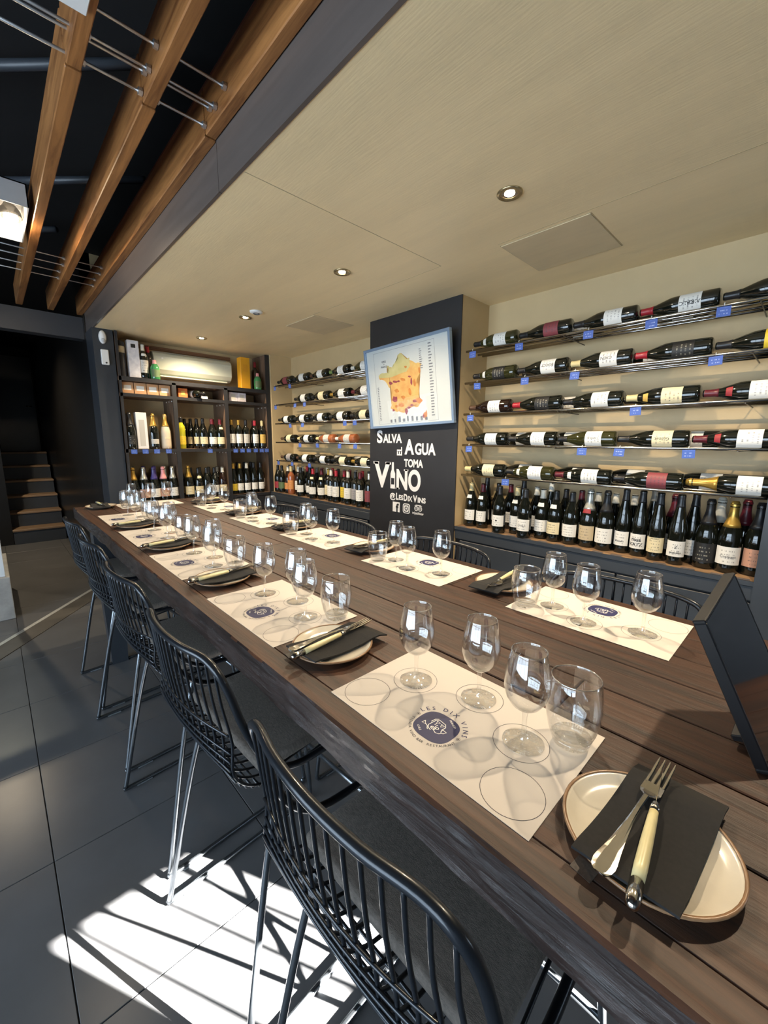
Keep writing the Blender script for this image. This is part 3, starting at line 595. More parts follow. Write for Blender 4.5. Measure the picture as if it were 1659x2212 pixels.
# ------------------------------------------------------------------ things on the shelves
def sbox(name, y0, y1, z0, h, dep, mat, label, cat, xf_=-4.24, face=None, group=None, facemat=None):
    r = root(name, (xf_-dep/2, (y0+y1)/2, z0+.001), 0, label, cat, group)
    mk('carton', bbox(-dep/2, dep/2, -(y1-y0)/2, (y1-y0)/2, 0, h, 0.002, 1), mat, r)
    if face:
        a0, a1, b0, b1 = face; wd = y1-y0
        mk('front_label', box(dep/2, dep/2+.0008, wd*(a0-.5), wd*(a1-.5), h*b0, h*b1), facemat or LAB['white'], r)
    return r
Z0, Z1, Z2, Z3 = 2.018, 1.878, 1.394, 0.905
FX = R(90)
def sb(kind, y, z, label, group, x=-4.27, **kw): return bottle(kind, (x, y, z+.001), label, group, rot=(0, 0, FX), **kw)
tn = root('bottle_tin', (-4.28, 0.91, Z0+.001), 0, 'tall dark cylindrical tin with cream band on the top shelf', 'tin')
mk('tin_body', lathe([(0, 0), (.036, 0), (.037, .003), (.037, .29), (.030, .30), (0, .302)], 24), M('dark_tin', C(34, 34, 40), 0.4, var=0.15), tn, True)
mk('band', lathe([(.0372, .20), (.0378, .20), (.0378, .255), (.0372, .255)], 24), M('cream_band', C(210, 196, 165), 0.5, var=0.05), tn, True)
sbox('gift_box', 0.962, 1.050, Z0, 0.315, 0.085, M('white_pattern_carton', C(222, 220, 222), 0.5, col2=C(190, 188, 196), vscale=25), 'tall white patterned bottle carton on the top shelf', 'box', face=(.3, .7, .8, .9), facemat=LAB['black'])
sb('bord', 1.086, Z0, 'dark bottle with white cap and pale label on the top shelf', 'bottles on the top shelf', lab='silver', cap='white', labz=(.05, .16), neck='white')
sb('bord', 1.140, Z0, 'dark bottle with red cap behind the left green bottle', 'bottles on the top shelf', lab=None, cap='red', x=-4.33, glass=m_gbrown)
sb('squat', 1.165, Z0, 'short green bottle with pink cap at left of the air conditioner', 'green bottles on the top shelf', lab='green', cap='pink', glass=m_ggreen, x=-4.236)
sbox('gift_box', 1.985, 2.085, Z0, 0.315, 0.09, M('yellow_carton', C(222, 158, 34), 0.5, var=0.06), 'tall yellow bottle carton right of the air conditioner', 'box', face=(.25, .75, .55, .78), facemat=paper('label_ochre', C(214, 150, 36)))
sb('bord', 2.185, Z0, 'dark bottle with red cap right of the yellow carton', 'bottles on the top shelf', lab=None, cap='red', x=-4.33, glass=m_gbrown)
sb('squat', 2.165, Z0, 'short green bottle with pink cap at right of the yellow carton', 'green bottles on the top shelf', lab='green', cap='pink', glass=m_ggreen, x=-4.236)
m_tan = M('tan_carton', C(196, 150, 108), 0.6, var=0.08)
for k in range(4):
    sbox('small_carton', 0.885+0.101*k, 0.980+0.101*k, Z1, 0.098, 0.10, m_tan, f"tan carton with white sticker, {ORD[k]} from the column on the upper shelf", 'box', face=(.18, .82, .3, .72), group='tan cartons')
sbox('small_carton', 1.352, 1.436, Z1, 0.085, 0.085, M('orange_carton', C(200, 112, 56), 0.55, var=0.06), 'small orange carton on the upper middle shelf', 'box', face=(.3, .7, .3, .7), facemat=LAB['gold'])
bottle('bord', (-4.40, 1.49, Z1+.039), 'dark bottle lying on its side beside the orange carton', 'bottles on the upper shelf', 'white', 'black', rot=(0, R(90), R(10)))
sbox('small_carton', 1.56, 1.625, Z1, 0.026, 0.06, m_white, 'small flat white packet on the upper middle shelf', 'box')
for k in range(2):
    sbox('small_carton', 1.842+0.093*k, 1.933+0.093*k, Z1, 0.09, 0.09, M('white_print_carton', C(222, 216, 220), 0.5, col2=C(196, 188, 196), vscale=30), f"white patterned carton, {('left', 'right')[k]} of the pair on the upper right shelf", 'box', group='white carton pair', face=(.25, .75, .2, .8), facemat=LAB['silver'])
sbox('gift_box', 0.875, 0.935, Z2, 0.31, 0.08, M('navy_carton', C(24, 26, 34), 0.5, var=0.1), 'tall black carton beside the column on the middle shelf', 'box', xf_=-4.33)
sb('champ', 0.925, Z2, 'dark sparkling bottle with black label next to the column', 'bottles on the middle shelf', lab='black', cap='black', x=-4.25)
sbox('gift_box', 0.975, 1.062, Z2, 0.325, 0.09, M('white_carton', C(226, 224, 222), 0.5, var=0.02), 'tall white carton with grey bottle print on the middle shelf', 'box', face=(.25, .75, .08, .8), facemat=LAB['silver'])
sb('champ', 1.118, Z2, 'sparkling bottle with gold foil and oval label on the middle shelf', 'bottles on the middle shelf', lab='silver', cap='gold', labz=(.045, .09), half=.8)
sb('champ', 1.222, Z2, 'cream wrapped sparkling bottle with gold top on the middle shelf', 'bottles on the middle shelf', lab='cream', cap='gold', glass=M('cream_wrap', C(206, 190, 164), 0.5, var=0.06), labz=(.09, .11), half=.5)
sb('tall', 1.362, Z2, 'yellow liquor bottle on the middle shelf by the first upright', 'bottles on the middle shelf', lab='yellow', cap='black', glass=m_gyel)
for k in range(4):
    sb('burg', 1.47+0.032*k, Z2, f"dark burgundy bottle with beige label, {ORD[k]} of a receding row", 'beige label row on the middle shelf', lab='cream', cap='black', x=-4.262-0.078*(3-k))
sb('burg', 1.655, Z2, 'burgundy bottle with dark red capsule, centre shelf, in front', 'bottles on the middle shelf', lab='white', cap='maroon', x=-4.262)
sb('burg', 1.70, Z2, 'burgundy bottle with maroon capsule behind, centre of the middle shelf', 'bottles on the middle shelf', lab='cream', cap='maroon', x=-4.35)
sb('burg', 1.738, Z2, 'burgundy bottle with oval neck label against the second upright', 'bottles on the middle shelf', lab='cream', cap='maroon', neck='cream', x=-4.262)
for k, (y, cp, lb_) in enumerate(((1.858, 'gold', 'white'), (1.937, 'gold', 'white'), (2.017, 'black', 'silver'), (2.12, 'red', 'white'), (2.205, 'cream', 'gold'))):
    sb('bord', y, Z2, f"bordeaux bottle with {lb_} label, {ORD[k]} in front on the right middle shelf", 'front bottles right middle shelf', lab=lb_, cap=cp, x=-4.262)
for k, y in enumerate((1.90, 1.98, 2.06, 2.15)):
    sb('bord', y, Z2, f"bordeaux bottle, {ORD[k]} from left in the rear of the right middle shelf", 'rear bottles right middle shelf', lab='white', cap=('maroon', 'black', 'red', 'maroon')[k], x=-4.36)
for k, (y, cp, lb_) in enumerate(((0.915, 'gold', 'black'), (1.000, 'silver', 'pink'), (1.085, 'purple', 'white'), (1.165, 'pink', 'pink'), (1.248, 'silver', 'white'))):
    sb('champ', y, Z3, f"sparkling bottle with {cp} foil, {ORD[k]} from the column on the lowest shelf", 'front sparkling bottles', lab=lb_, cap=cp, x=-4.262)
for k, y in enumerate((0.935, 1.025, 1.115, 1.205)):
    for i, x in enumerate((-4.355, -4.445)):
        sb('champ', y+0.02*i, Z3, f"sparkling bottle, {ORD[k]} from left in the {('second', 'third')[i]} row of the lowest left shelf", 'rear sparkling bottles', lab='white', cap=('silver', 'purple', 'purple', 'silver')[k], x=x)
for k, (y, cp, lb_, kd) in enumerate(((1.395, 'gold', 'cream', 'champ'), (1.490, 'black', 'cream', 'burg'), (1.572, 'black', 'black', 'burg'), (1.652, 'black', 'white', 'burg'), (1.735, 'white', 'cream', 'burg'))):
    sb(kd, y, Z3, f"dark bottle with {lb_} label and {cp} top, {ORD[k]} on the lowest centre shelf", 'front bottles lowest centre shelf', lab=lb_, cap=cp, neck='cream' if k == 1 else None, x=-4.262, glass=m_gbrown if k == 4 else None)
for k, y in enumerate((1.36, 1.45, 1.54, 1.63, 1.72)):
    sb('burg', y, Z3, f"dark bottle, {ORD[k]} from left in the rear of the lowest centre shelf", 'rear bottles lowest centre shelf', lab='cream', cap=('brown', 'black', 'black', 'black', 'grey')[k], x=-4.36)
for k, (y, cp, lb_, kd) in enumerate(((1.853, 'gold', 'yellow', 'flute'), (1.925, 'gold', 'white', 'flute'), (2.003, 'white', 'white', 'flute'), (2.085, 'black', 'white', 'flute'), (2.165, 'black', 'white', 'flute'))):
    sb(kd, y, Z3, f"slender bottle with {lb_} label and {cp} top, {ORD[k]} on the lowest right shelf", 'front slender bottles lowest right shelf', lab=lb_, cap=cp, x=-4.262)
sb('bord', 2.212, Z3, 'bordeaux bottle at the far right of the lowest shelf', 'bottles lowest right shelf', lab='white', cap='maroon', x=-4.34)
for k, y in enumerate((1.88, 1.96, 2.04, 2.12)):
    sb('flute', y, Z3, f"slender dark bottle, {ORD[k]} from left in the rear of the lowest right shelf", 'rear slender bottles', lab='white', cap='black', x=-4.40)
# ------------------------------------------------------------------ chalk style lettering on the pillar
m_chalk = M('white_wall_paint', C(218, 216, 214), 0.6, var=0.05, vscale=60)
PY = 2.2375
def on_wall(vf, x, z, y=PY): return xf(vf, lambda p: Vector((x+p.x, y-p.z, z+p.y)))
def fit(s, x0, x1, z0, z1, bold=0.02, rot=False):
    v, f = text(s, 1.0, bold, 0.004/0.1, res=6)
    xs = [p.x for p in v]; ys = [p.y for p in v]
    a0, a1, b0, b1 = min(xs), max(xs), min(ys), max(ys)
    if rot: return [Vector((x0+(p.y-b1)/(b0-b1)*(x1-x0), PY-0.0008 if p.z > 0 else PY, z0+(p.x-a0)/(a1-a0)*(z1-z0))) for p in v], f
    return [Vector((x0+(p.x-a0)/(a1-a0)*(x1-x0), PY-0.0008 if p.z > 0 else PY, z0+(p.y-b0)/(b1-b0)*(z1-z0))) for p in v], f
wl = root('wall_lettering', (0, 0, 0), 0, 'white hand-lettered slogan painted on the black pillar', 'lettering')
for s, a in (('S', (-2.415, -2.352, 1.466, 1.566)), ('ALVA', (-2.346, -2.141, 1.468, 1.536)), ('A', (-2.112, -2.016, 1.385, 1.498)), ('GUA', (-2.008, -1.815, 1.385, 1.470)),
             ('TOMA', (-2.115, -1.927, 1.292, 1.352)), ('V', (-2.448, -2.262, 1.116, 1.320)), ('N', (-2.193, -2.078, 1.118, 1.273)), ('O', (-2.070, -1.946, 1.114, 1.277)),
             ('@', (-2.262, -2.200, 1.026, 1.084)), ('L', (-2.194, -2.168, 1.034, 1.088)), ('ES', (-2.164, -2.118, 1.036, 1.076)), ('D', (-2.112, -2.076, 1.034, 1.088)), ('IX', (-2.070, -2.024, 1.036, 1.076)), ('V', (-2.018, -1.976, 1.034, 1.088)), ('INS', (-1.970, -1.894, 1.036, 1.076)),
             ('tripadvisor', (-2.022, -1.910, 0.940, 0.966))):
    mk('letter', fit(s, *a, bold=0.012 if s == 'tripadvisor' else 0.035), m_chalk, wl)
mk('letter', fit('EL', -2.191, -2.137, 1.376, 1.440, 0.03, True), m_chalk, wl)
mk('serif', prism([(-2.452, 1.300), (-2.40, 1.300), (-2.40, 1.322), (-2.452, 1.322)], 0, .0008), m_chalk, wl).rotation_euler = (0, 0, 0)
bpy.data.objects.remove([o for o in wl.children if o.name.startswith('serif')][0])
def wpoly(pts, t=0.0008): return xf(prism(pts, 0, t), lambda p: Vector((p.x, PY-p.z, p.y)))
for a in ((-2.455, -2.39, 1.302, 1.322), (-2.315, -2.255, 1.302, 1.322), (-2.20, -2.16, 1.118, 1.13), (-2.115, -2.07, 1.262, 1.274)):
    mk('serif', wpoly([(a[0], a[2]), (a[1], a[2]), (a[1], a[3]), (a[0], a[3])]), m_chalk, wl)
bp = [(-2.258, 1.118), (-2.208, 1.118), (-2.208, 1.235), (-2.221, 1.262), (-2.224, 1.322), (-2.243, 1.322), (-2.246, 1.262), (-2.258, 1.235)]
mk('bottle_glyph', wpoly(bp), m_chalk, wl)
mk('bottle_label_glyph', wpoly([(-2.250, 1.150), (-2.216, 1.150), (-2.216, 1.200), (-2.250, 1.200)], .0014), m_black, wl)
def rrect(cx, cy, w, h, r, n=6):
    P = []
    for (sx, sy, a0) in ((1, 1, 0), (-1, 1, 90), (-1, -1, 180), (1, -1, 270)):
        for i in range(n+1):
            a = R(a0+90*i/n); P.append((cx+sx*(w/2-r)+r*math.cos(a), cy+sy*(h/2-r)+r*math.sin(a)))
    return P
def ring2(cx, cy, ro, ri, t, n=28, fn=None):
    V = []; F = []
    for i in range(n):
        a = 2*PI*i/n
        V += [(cx+ro*math.cos(a), cy+ro*math.sin(a), t), (cx+ri*math.cos(a), cy+ri*math.sin(a), t)]
    for i in range(n):
        j = (i+1) % n; F.append((2*i, 2*j, 2*j+1, 2*i+1))
    return V, F
wv = lambda vf: xf(vf, lambda p: Vector((p.x, PY-p.z, p.y)))
mk('social_icon', wpoly([(-2.230, .939), (-2.153, .939), (-2.153, 1.016), (-2.230, 1.016)]), m_chalk, wl)
mk('icon_letter', xf(fit('f', -2.195, -2.163, 0.939, 1.006, 0.04), lambda p: p-Vector((0, .001, 0))), m_black, wl)
mk('social_icon', wpoly(rrect(-2.083, .978, .074, .076, .02)), m_chalk, wl)
mk('icon_frame', wpoly(rrect(-2.083, .978, .060, .062, .015), .0013), m_black, wl)
mk('icon_frame', wpoly(rrect(-2.083, .978, .048, .050, .012), .0018), m_chalk, wl)
mk('icon_ring', wv(ring2(-2.083, .978, .016, .009, .0022)), m_black, wl)
for x in (-1.983, -1.945):
    mk('owl_eye', wv(ring2(x, .991, .019, .0135, .0010)), m_chalk, wl)
    mk('owl_pupil', wv(ring2(x, .991, .0075, .0045, .0010)), m_chalk, wl)
mk('owl_brow', wpoly([(-2.003, 1.010), (-1.985, 1.019), (-1.943, 1.019), (-1.925, 1.010), (-1.945, 1.012), (-1.983, 1.012)]), m_chalk, wl)
# ------------------------------------------------------------------ framed map
MW, MH = 0.815, 0.585
mp_ = root('framed_map', (-2.048, 2.232, 1.592), 0, 'framed map of France in a pale blue metal frame on the black pillar', 'map', rot=(R(6.0), R(-1.85), 0))
m_fr = M('pale_blue_frame', C(150, 172, 200), 0.25, metal=0.5, var=0.05)
fr = 0.018
for (x0, x1, z0, z1) in ((-MW/2, MW/2, 0, fr), (-MW/2, MW/2, MH-fr, MH), (-MW/2, -MW/2+fr, fr, MH-fr), (MW/2-fr, MW/2, fr, MH-fr)):
    mk('frame_bar', bbox(x0, x1, -0.03, -0.002, z0, z1, 0.002, 1), m_fr, mp_)
m_mapw = M('map_paper', C(214, 212, 204), 0.25, var=0.02, coat=0.5)
sheet = mk('map_sheet', box(-MW/2+fr, MW/2-fr, -0.014, -0.004, fr, MH-fr), m_mapw, mp_)
# country outline measured in the photograph's sheet: columns 90..778, rows (slanted) 545/365..1195/1145
FRA = [(395, 540), (420, 560), (440, 585), (470, 603), (520, 622), (572, 632), (562, 690), (552, 750), (522, 790), (548, 830), (556, 880), (560, 925), (582, 950), (575, 990), (530, 1022), (505, 1000), (480, 985), (455, 1005), (430, 1040), (432, 1085), (400, 1085), (370, 1072), (325, 1060), (290, 1055), (300, 1010), (303, 970), (300, 910), (290, 850), (280, 822), (240, 785), (195, 745), (212, 716), (262, 716), (285, 706), (290, 680), (320, 660), (355, 628), (372, 596), (378, 552)]
CORS = [(585, 1040), (590, 1080), (585, 1130), (572, 1140), (560, 1105), (560, 1075), (578, 1062)]
def mapxy(p):
    u = (p[0]-95)/(778-95); top = 545+(365-545)*u; bot = 1195+(1145-1195)*u
    return (-MW/2+fr+u*(MW-2*fr), fr+(1-(p[1]-top)/(bot-top))*(MH-2*fr))
def mpoly(pts, y): 
    P = [mapxy(p) for p in pts]
    bm = bmesh.new(); vs = [bm.verts.new((x, y, z)) for x, z in P]; f = bm.faces.new(vs); bmesh.ops.triangulate(bm, faces=[f]); bm.normal_update()
    if sum(f.normal.y for f in bm.faces) > 0: bmesh.ops.reverse_faces(bm, faces=bm.faces[:])
    return frombm(bm)
m_land = M('map_land', C(224, 186, 112), 0.5, col2=C(210, 150, 84), vscale=14)
m_landn = M('map_north', C(210, 196, 138), 0.5, col2=C(190, 178, 118), vscale=14)
m_vine = M('map_wine_area', C(150, 70, 76), 0.5, var=0.2, vscale=60)
m_vine2 = M('map_orange_area', C(200, 128, 64), 0.5, var=0.2, vscale=60)
GEO = [(2.4, 51.05), (3.1, 50.75), (3.6, 50.35), (4.2, 49.95), (4.85, 50.15), (4.9, 49.8), (5.9, 49.5), (6.7, 49.15), (7.4, 49.15), (8.2, 48.95), (7.8, 48.5), (7.6, 47.6), (7.0, 47.4), (6.6, 46.95), (6.1, 46.5), (6.1, 46.2), (6.8, 46.4), (7.0, 45.9), (7.1, 45.4), (6.7, 45.1), (7.0, 44.7), (6.9, 44.2), (7.6, 43.8), (7.0, 43.5), (6.6, 43.15), (6.1, 43.05), (5.4, 43.2), (5.0, 43.4), (4.6, 43.4), (3.9, 43.5), (3.3, 43.25), (3.05, 42.95), (3.15, 42.45), (2.2, 42.42), (1.8, 42.5), (0.7, 42.75), (-0.1, 42.72), (-0.7, 42.92), (-1.75, 43.35), (-1.4, 43.8), (-1.25, 44.6), (-1.2, 45.3), (-0.85, 45.5), (-1.2, 45.9), (-1.1, 46.2), (-1.8, 46.5), (-2.1, 46.9), (-2.5, 47.3), (-2.8, 47.5), (-3.6, 47.75), (-4.35, 47.8), (-4.6, 48.05), (-4.75, 48.4), (-4.3, 48.65), (-3.5, 48.8), (-2.9, 48.7), (-2.0, 48.65), (-1.5, 48.65), (-1.6, 49.2), (-1.9, 49.7), (-1.25, 49.65), (-1.2, 49.4), (-0.3, 49.3), (0.15, 49.45), (0.2, 49.7), (1.0, 49.95), (1.55, 50.25), (1.6, 50.85)]
def geo(p): return (-0.276+(p[0]+4.7)*0.0333, 0.0987+(p[1]-42.45)*0.0477)
def gpoly(pts, y, rough=0.003):
    P = [geo(p) for p in pts]; Q = []
    for a, b in zip(P, P[1:]+P[:1]):
        Q += [a, ((a[0]+b[0])/2+random.uniform(-rough, rough), (a[1]+b[1])/2+random.uniform(-rough, rough))]
    bm = bmesh.new(); vs = [bm.verts.new((x, y, z)) for x, z in Q]; f = bm.faces.new(vs); bmesh.ops.triangulate(bm, faces=[f]); bm.normal_update()
    for f in bm.faces:
        if f.normal.y > 0: f.normal_flip()
    return frombm(bm)
mk('land', gpoly(GEO, -0.0144), m_land, sheet)
NOR = [p for p in GEO if p[1] > 48.2 and p[0] < 5.5]
n0 = [p for p in NOR if p[0] >= 2.4]; n1 = [p for p in NOR if p[0] < 2.4]
mk('land', gpoly(n0+[(5.0, 49.0), (3.9, 48.3), (2.2, 48.2), (0.5, 48.0), (-1.2, 47.9), (-3.0, 48.0), (-4.2, 48.1)]+n1, -0.0147, 0.0), m_landn, sheet)
mk('land', mpoly(CORS, -0.0144), m_vine2, sheet)
random.seed(11)
def blob(cx, cy, rx, ry, n=9): return [(cx+rx*random.uniform(.6, 1.1)*math.cos(2*PI*i/n), cy+ry*random.uniform(.6, 1.1)*math.sin(2*PI*i/n)) for i in range(n)]
for cx, cy, rx, ry in ((325, 945, 28, 32), (300, 805, 22, 18), (340, 790, 20, 14), (370, 785, 14, 12), (480, 790, 10, 40), (495, 965, 22, 16), (420, 1055, 14, 30), (445, 1022, 16, 14), (305, 1045, 14, 12), (470, 1000, 16, 9), (560, 1100, 8, 20), (465, 745, 16, 8)):
    mk('wine_area', mpoly(blob(cx, cy, rx, ry), -0.0150), m_vine, sheet)
for cx, cy, rx, ry in ((410, 770, 26, 16), (505, 800, 14, 36), (550, 690, 9, 40), (440, 660, 12, 12), (380, 1000, 30, 20), (350, 870, 24, 20), (460, 880, 16, 40), (530, 960, 30, 30), (400, 930, 20, 20), (335, 1010, 20, 16)):
    mk('growing_area', mpoly(blob(cx, cy, rx, ry), -0.0148), m_vine2, sheet)
m_mtxt = M('map_print', C(120, 118, 120), 0.6, var=0.1)
def mrect(x, z, w, h, mat=m_mtxt): mk('print_block', box(x, x+w, -0.0146, -0.0142, z, z+h), mat, sheet)
for i in range(26): mrect(0.215, 0.06+i*0.0185, random.uniform(.018, .034), 0.007)
for i in range(20): mrect(-0.30, 0.06+i*0.0125, random.uniform(.012, .02), 0.005)
for i in range(9): mrect(-0.19+i*0.043, 0.035, random.uniform(.014, .024), random.uniform(.02, .04))
for i in range(10): mrect(0.135, 0.38+i*0.0135, random.uniform(.014, .03), 0.005)
mk('border_line', join(*[box(a, b, -0.0145, -0.0141, c, d_) for a, b, c, d_ in ((-0.315, 0.27, 0.028, 0.0295), (-0.315, 0.27, 0.545, 0.5465), (-0.315, -0.3135, 0.028, 0.545), (0.2685, 0.27, 0.028, 0.545))]), m_mtxt, sheet)
for s, sz, z in (('VINS', .022, .475), ('DE', .010, .458), ('FRANCE', .018, .44)):
    v, f = text(s, sz, 0.01); mk('map_title', ([Vector((-0.21+p.x, -0.0148, z+p.y)) for p in v], f), m_ink, sheet)
mk('glazing', box(-MW/2+fr, MW/2-fr, -0.020, -0.019, fr, MH-fr), clearglass('map_glazing', (0.97, 0.985, 1, 1), 0.6, 1.22), mp_)
# ------------------------------------------------------------------ table
TZ = 0.98; TX0, TX1 = -3.72, 0.40; TY0, TY1 = 0.395, 1.405
tb = root('dining_table', (-1.66, 0.9, 0), 0, 'long heavy reclaimed-wood bar table set with placemats and glasses', 'table')
random.seed(5)
ys = [TY0+0.052, 0.60, 0.735, 0.865, 1.0, 1.13, 1.265, TY1]
def plank(x0, x1, y0, y1, mat, dz=0.0):
    g = 0.0018
    return mk('plank', bbox(x0+g+1.66, x1-g+1.66, y0+g-0.9, y1-g-0.9, TZ-0.05, TZ+dz, 0.0018, 1), mat, tb)
for k, (a, b) in enumerate(zip(ys, ys[1:])):
    cuts = [TX0]+sorted(random.uniform(TX0+.5, TX1-.5) for _ in range(1 + k % 2))+[TX1]
    for x0, x1 in zip(cuts, cuts[1:]): plank(x0, x1, a, b, m_tbl, random.uniform(-.0012, 0))
# rough hewn front beam
def edge_beam(x0, x1, y0, y1, z0, z1, out):
    V, F = [], []; n = int((x1-x0)/0.012); m = 9
    from mathutils import noise
    for i in range(n+1):
        x = x0+(x1-x0)*i/n
        prof = [(y1, z0)]+[(y0, z0+(z1-0.004-z0)*j/(m-1)) for j in range(m)]+[(y0+0.004, z1), (y1, z1)]
        for j, (y, z) in enumerate(prof):
            if 0 < j <= m:
                p = Vector((x*4, z*26, 0)); d = noise.noise(p)*0.004+noise.noise(p*4.3)*0.0025+0.006*noise.noise(Vector((x*1.3, 3, 0)))
                y += out*(d)
                if j == 1: z += 0.006*noise.noise(Vector((x*6, 7, 0)))
            V.append((x+1.66, y-0.9, z))
    k = m+3
    for i in range(n):
        for j in range(k): F.append((i*k+j, i*k+(j+1) % k, (i+1)*k+(j+1) % k, (i+1)*k+j))
    F.append(tuple(range(k))); F.append(tuple(n*k+j for j in range(k-1, -1, -1)))
    return V, F
mk('front_beam', edge_beam(TX0, TX1, TY0, TY0+0.052, 0.902, TZ, 1), m_tbledge, tb, True)
for me_ in [o.data for o in tb.children if o.name.startswith('front_beam')]:
    me_.materials.append(m_tbl)
    for p in me_.polygons:
        p.use_smooth = False
        if p.normal.z > 0.7 or p.normal.z < -0.7: p.material_index = 1 if p.center.z > .95 else 0
for (x0, x1, y0, y1) in ((TX0+.1, TX1-.1, 0.47, 0.51), (TX0+.1, TX1-.1, 1.30, 1.34)):
    mk('frame_rail', box(x0+1.66, x1+1.66, y0-.9, y1-.9, 0.885, 0.93), m_black, tb)
mk('end_beam', bbox(TX0-0.012+1.66, TX0-0.001+1.66, TY0-.9, TY1-.9, 0.91, TZ-0.002, 0.002, 1), m_tbledge, tb)
for x in (-3.07, 0.16):
    for y, s in ((0.47, 1), (1.34, -1)):
        P = [(y-s*.04, 0), (y+s*.05, 0), (y+s*.07, .9), (y-s*.07, .9)]
        mk('leg_plate', xf(prism(P, -0.05, 0.05), lambda p: Vector((x+1.66+p.z*(0.6+0.7*p.y), p.x-.9, p.y))), m_slate, tb)
    mk('cross_plate', box(x-0.03+1.66, x+0.03+1.66, 0.42-.9, 1.38-.9, 0.895, 0.93), m_black, tb)
# ------------------------------------------------------------------ bar stools
def yback(x): return -0.248-0.026*(1-(x/0.20)**2)
outline_half = [(0.205, 0.205, 0.708), (0.232, 0.12, 0.706), (0.238, 0.0, 0.706), (0.240, -0.10, 0.722), (0.240, -0.165, 0.785), (0.235, -0.205, 0.88), (0.226, -0.228, 0.965), (0.208, -0.243, 1.012), (0.165, -0.252, 1.030), (0.09, -0.268, 1.034)]
outl = [(x, y, z) for x, y, z in outline_half]+[(0, -0.274, 1.035)]+[(-x, y, z) for x, y, z in outline_half[::-1]]+[(-0.12, 0.222, 0.708), (0.12, 0.222, 0.708)]
me_frame = mesh('frame_tube', tube(crom(outl, 5, True), 0.0083, 10, True), m_wire, True)
WX = [-0.205+0.41*i/14 for i in range(15)]
def wire_pts(x):
    t = min(1, max(0, (abs(x)-0.165)/0.05)); zt = 1.030-0.03*t*t
    yb = yback(min(abs(x), .2))
    return crom([(x, yb+.002, zt), (x, yb+0.012, 0.93), (x*1.04, yb+0.026, 0.838), (x*1.06, yb*.35-0.137, 0.762), (x*1.05, -0.178, 0.706), (x*1.02, -0.095, 0.682), (x, 0.03, 0.690), (x*.98, 0.217, 0.707)], 4)
me_wires = [mesh('back_wire', tube(wire_pts(x), 0.0034, 6), m_wire, True) for x in WX]
cross = []
for i in (7, 9, 10, 11, 12, 13, 14, 15, 16, 17, 19):
    P = [wire_pts(x)[i]+Vector((0, -0.003, -0.004)) for x in WX]
    cross.append(mesh('cross_wire', tube(P, 0.003, 6), m_wire, True))
def loop(s):
    x = 0.255*s; P = crom([(0.20*s, -0.10, 0.70), (0.222*s, -0.165, 0.45), (x-.006*s, -0.243, 0.06), (x, -0.252, 0.018), (x, -0.232, 0.0095), (x, 0.0, 0.0095), (x, 0.265, 0.0095), (x, 0.292, 0.018), (x-.004*s, 0.298, 0.06), (0.232*s, 0.255, 0.40), (0.20*s, 0.19, 0.70)], 5)
    return mesh('sled_leg', tube(P, 0.0085, 10), m_leg, True)
me_loops = [loop(-1), loop(1)]
me_foot = mesh('footrest', tube([(-0.238, 0.268, 0.30), (0.238, 0.268, 0.30)], 0.0085, 10), m_leg, True)
me_pad = mesh('seat_pad', bbox(-0.205, 0.205, -0.155, 0.20, 0.704, 0.734, 0.013, 3), m_pad, True)
me_glide = mesh('floor_glide', bbox(-0.010, 0.010, -0.03, 0.03, 0.0, 0.006, 0.001, 1), M('grey_glide', C(120, 125, 130), 0.5, var=0.05))
def stool(x, y, rz, label, group):
    r = root('bar_stool', (x, y, 0), rz, label, 'stool', group)
    put('frame_tube', me_frame, r); put('seat_pad', me_pad, r); put('footrest', me_foot, r)
    for m in me_wires: put('back_wire', m, r)
    for m in cross: put('cross_wire', m, r)
    for m in me_loops: put('sled_leg', m, r)
    for gx in (-.255, .255):
        for gy in (-.18, .22): put('floor_glide', me_glide, r, (gx, gy, 0))
for k, (x, y, a) in enumerate(((-0.385, 0.512, 1.0), (-1.005, 0.517, 2.5), (-1.60, 0.520, 3), (-2.215, 0.522, 3), (-2.80, 0.53, 3))):
    stool(x, y, R(a), f"black wire bar stool, {['nearest', 'second nearest', 'third', 'fourth', 'furthest'][k]} along the aisle side of the table", 'aisle side stools')
for k, x in enumerate((-0.37, -1.07, -1.75, -2.40, -3.02)):
    stool(x, 1.175, R(180), f"black wire bar stool, {['nearest', 'second nearest', 'third', 'fourth', 'furthest'][k]} on the bottle wall side of the table", 'wall side stools')
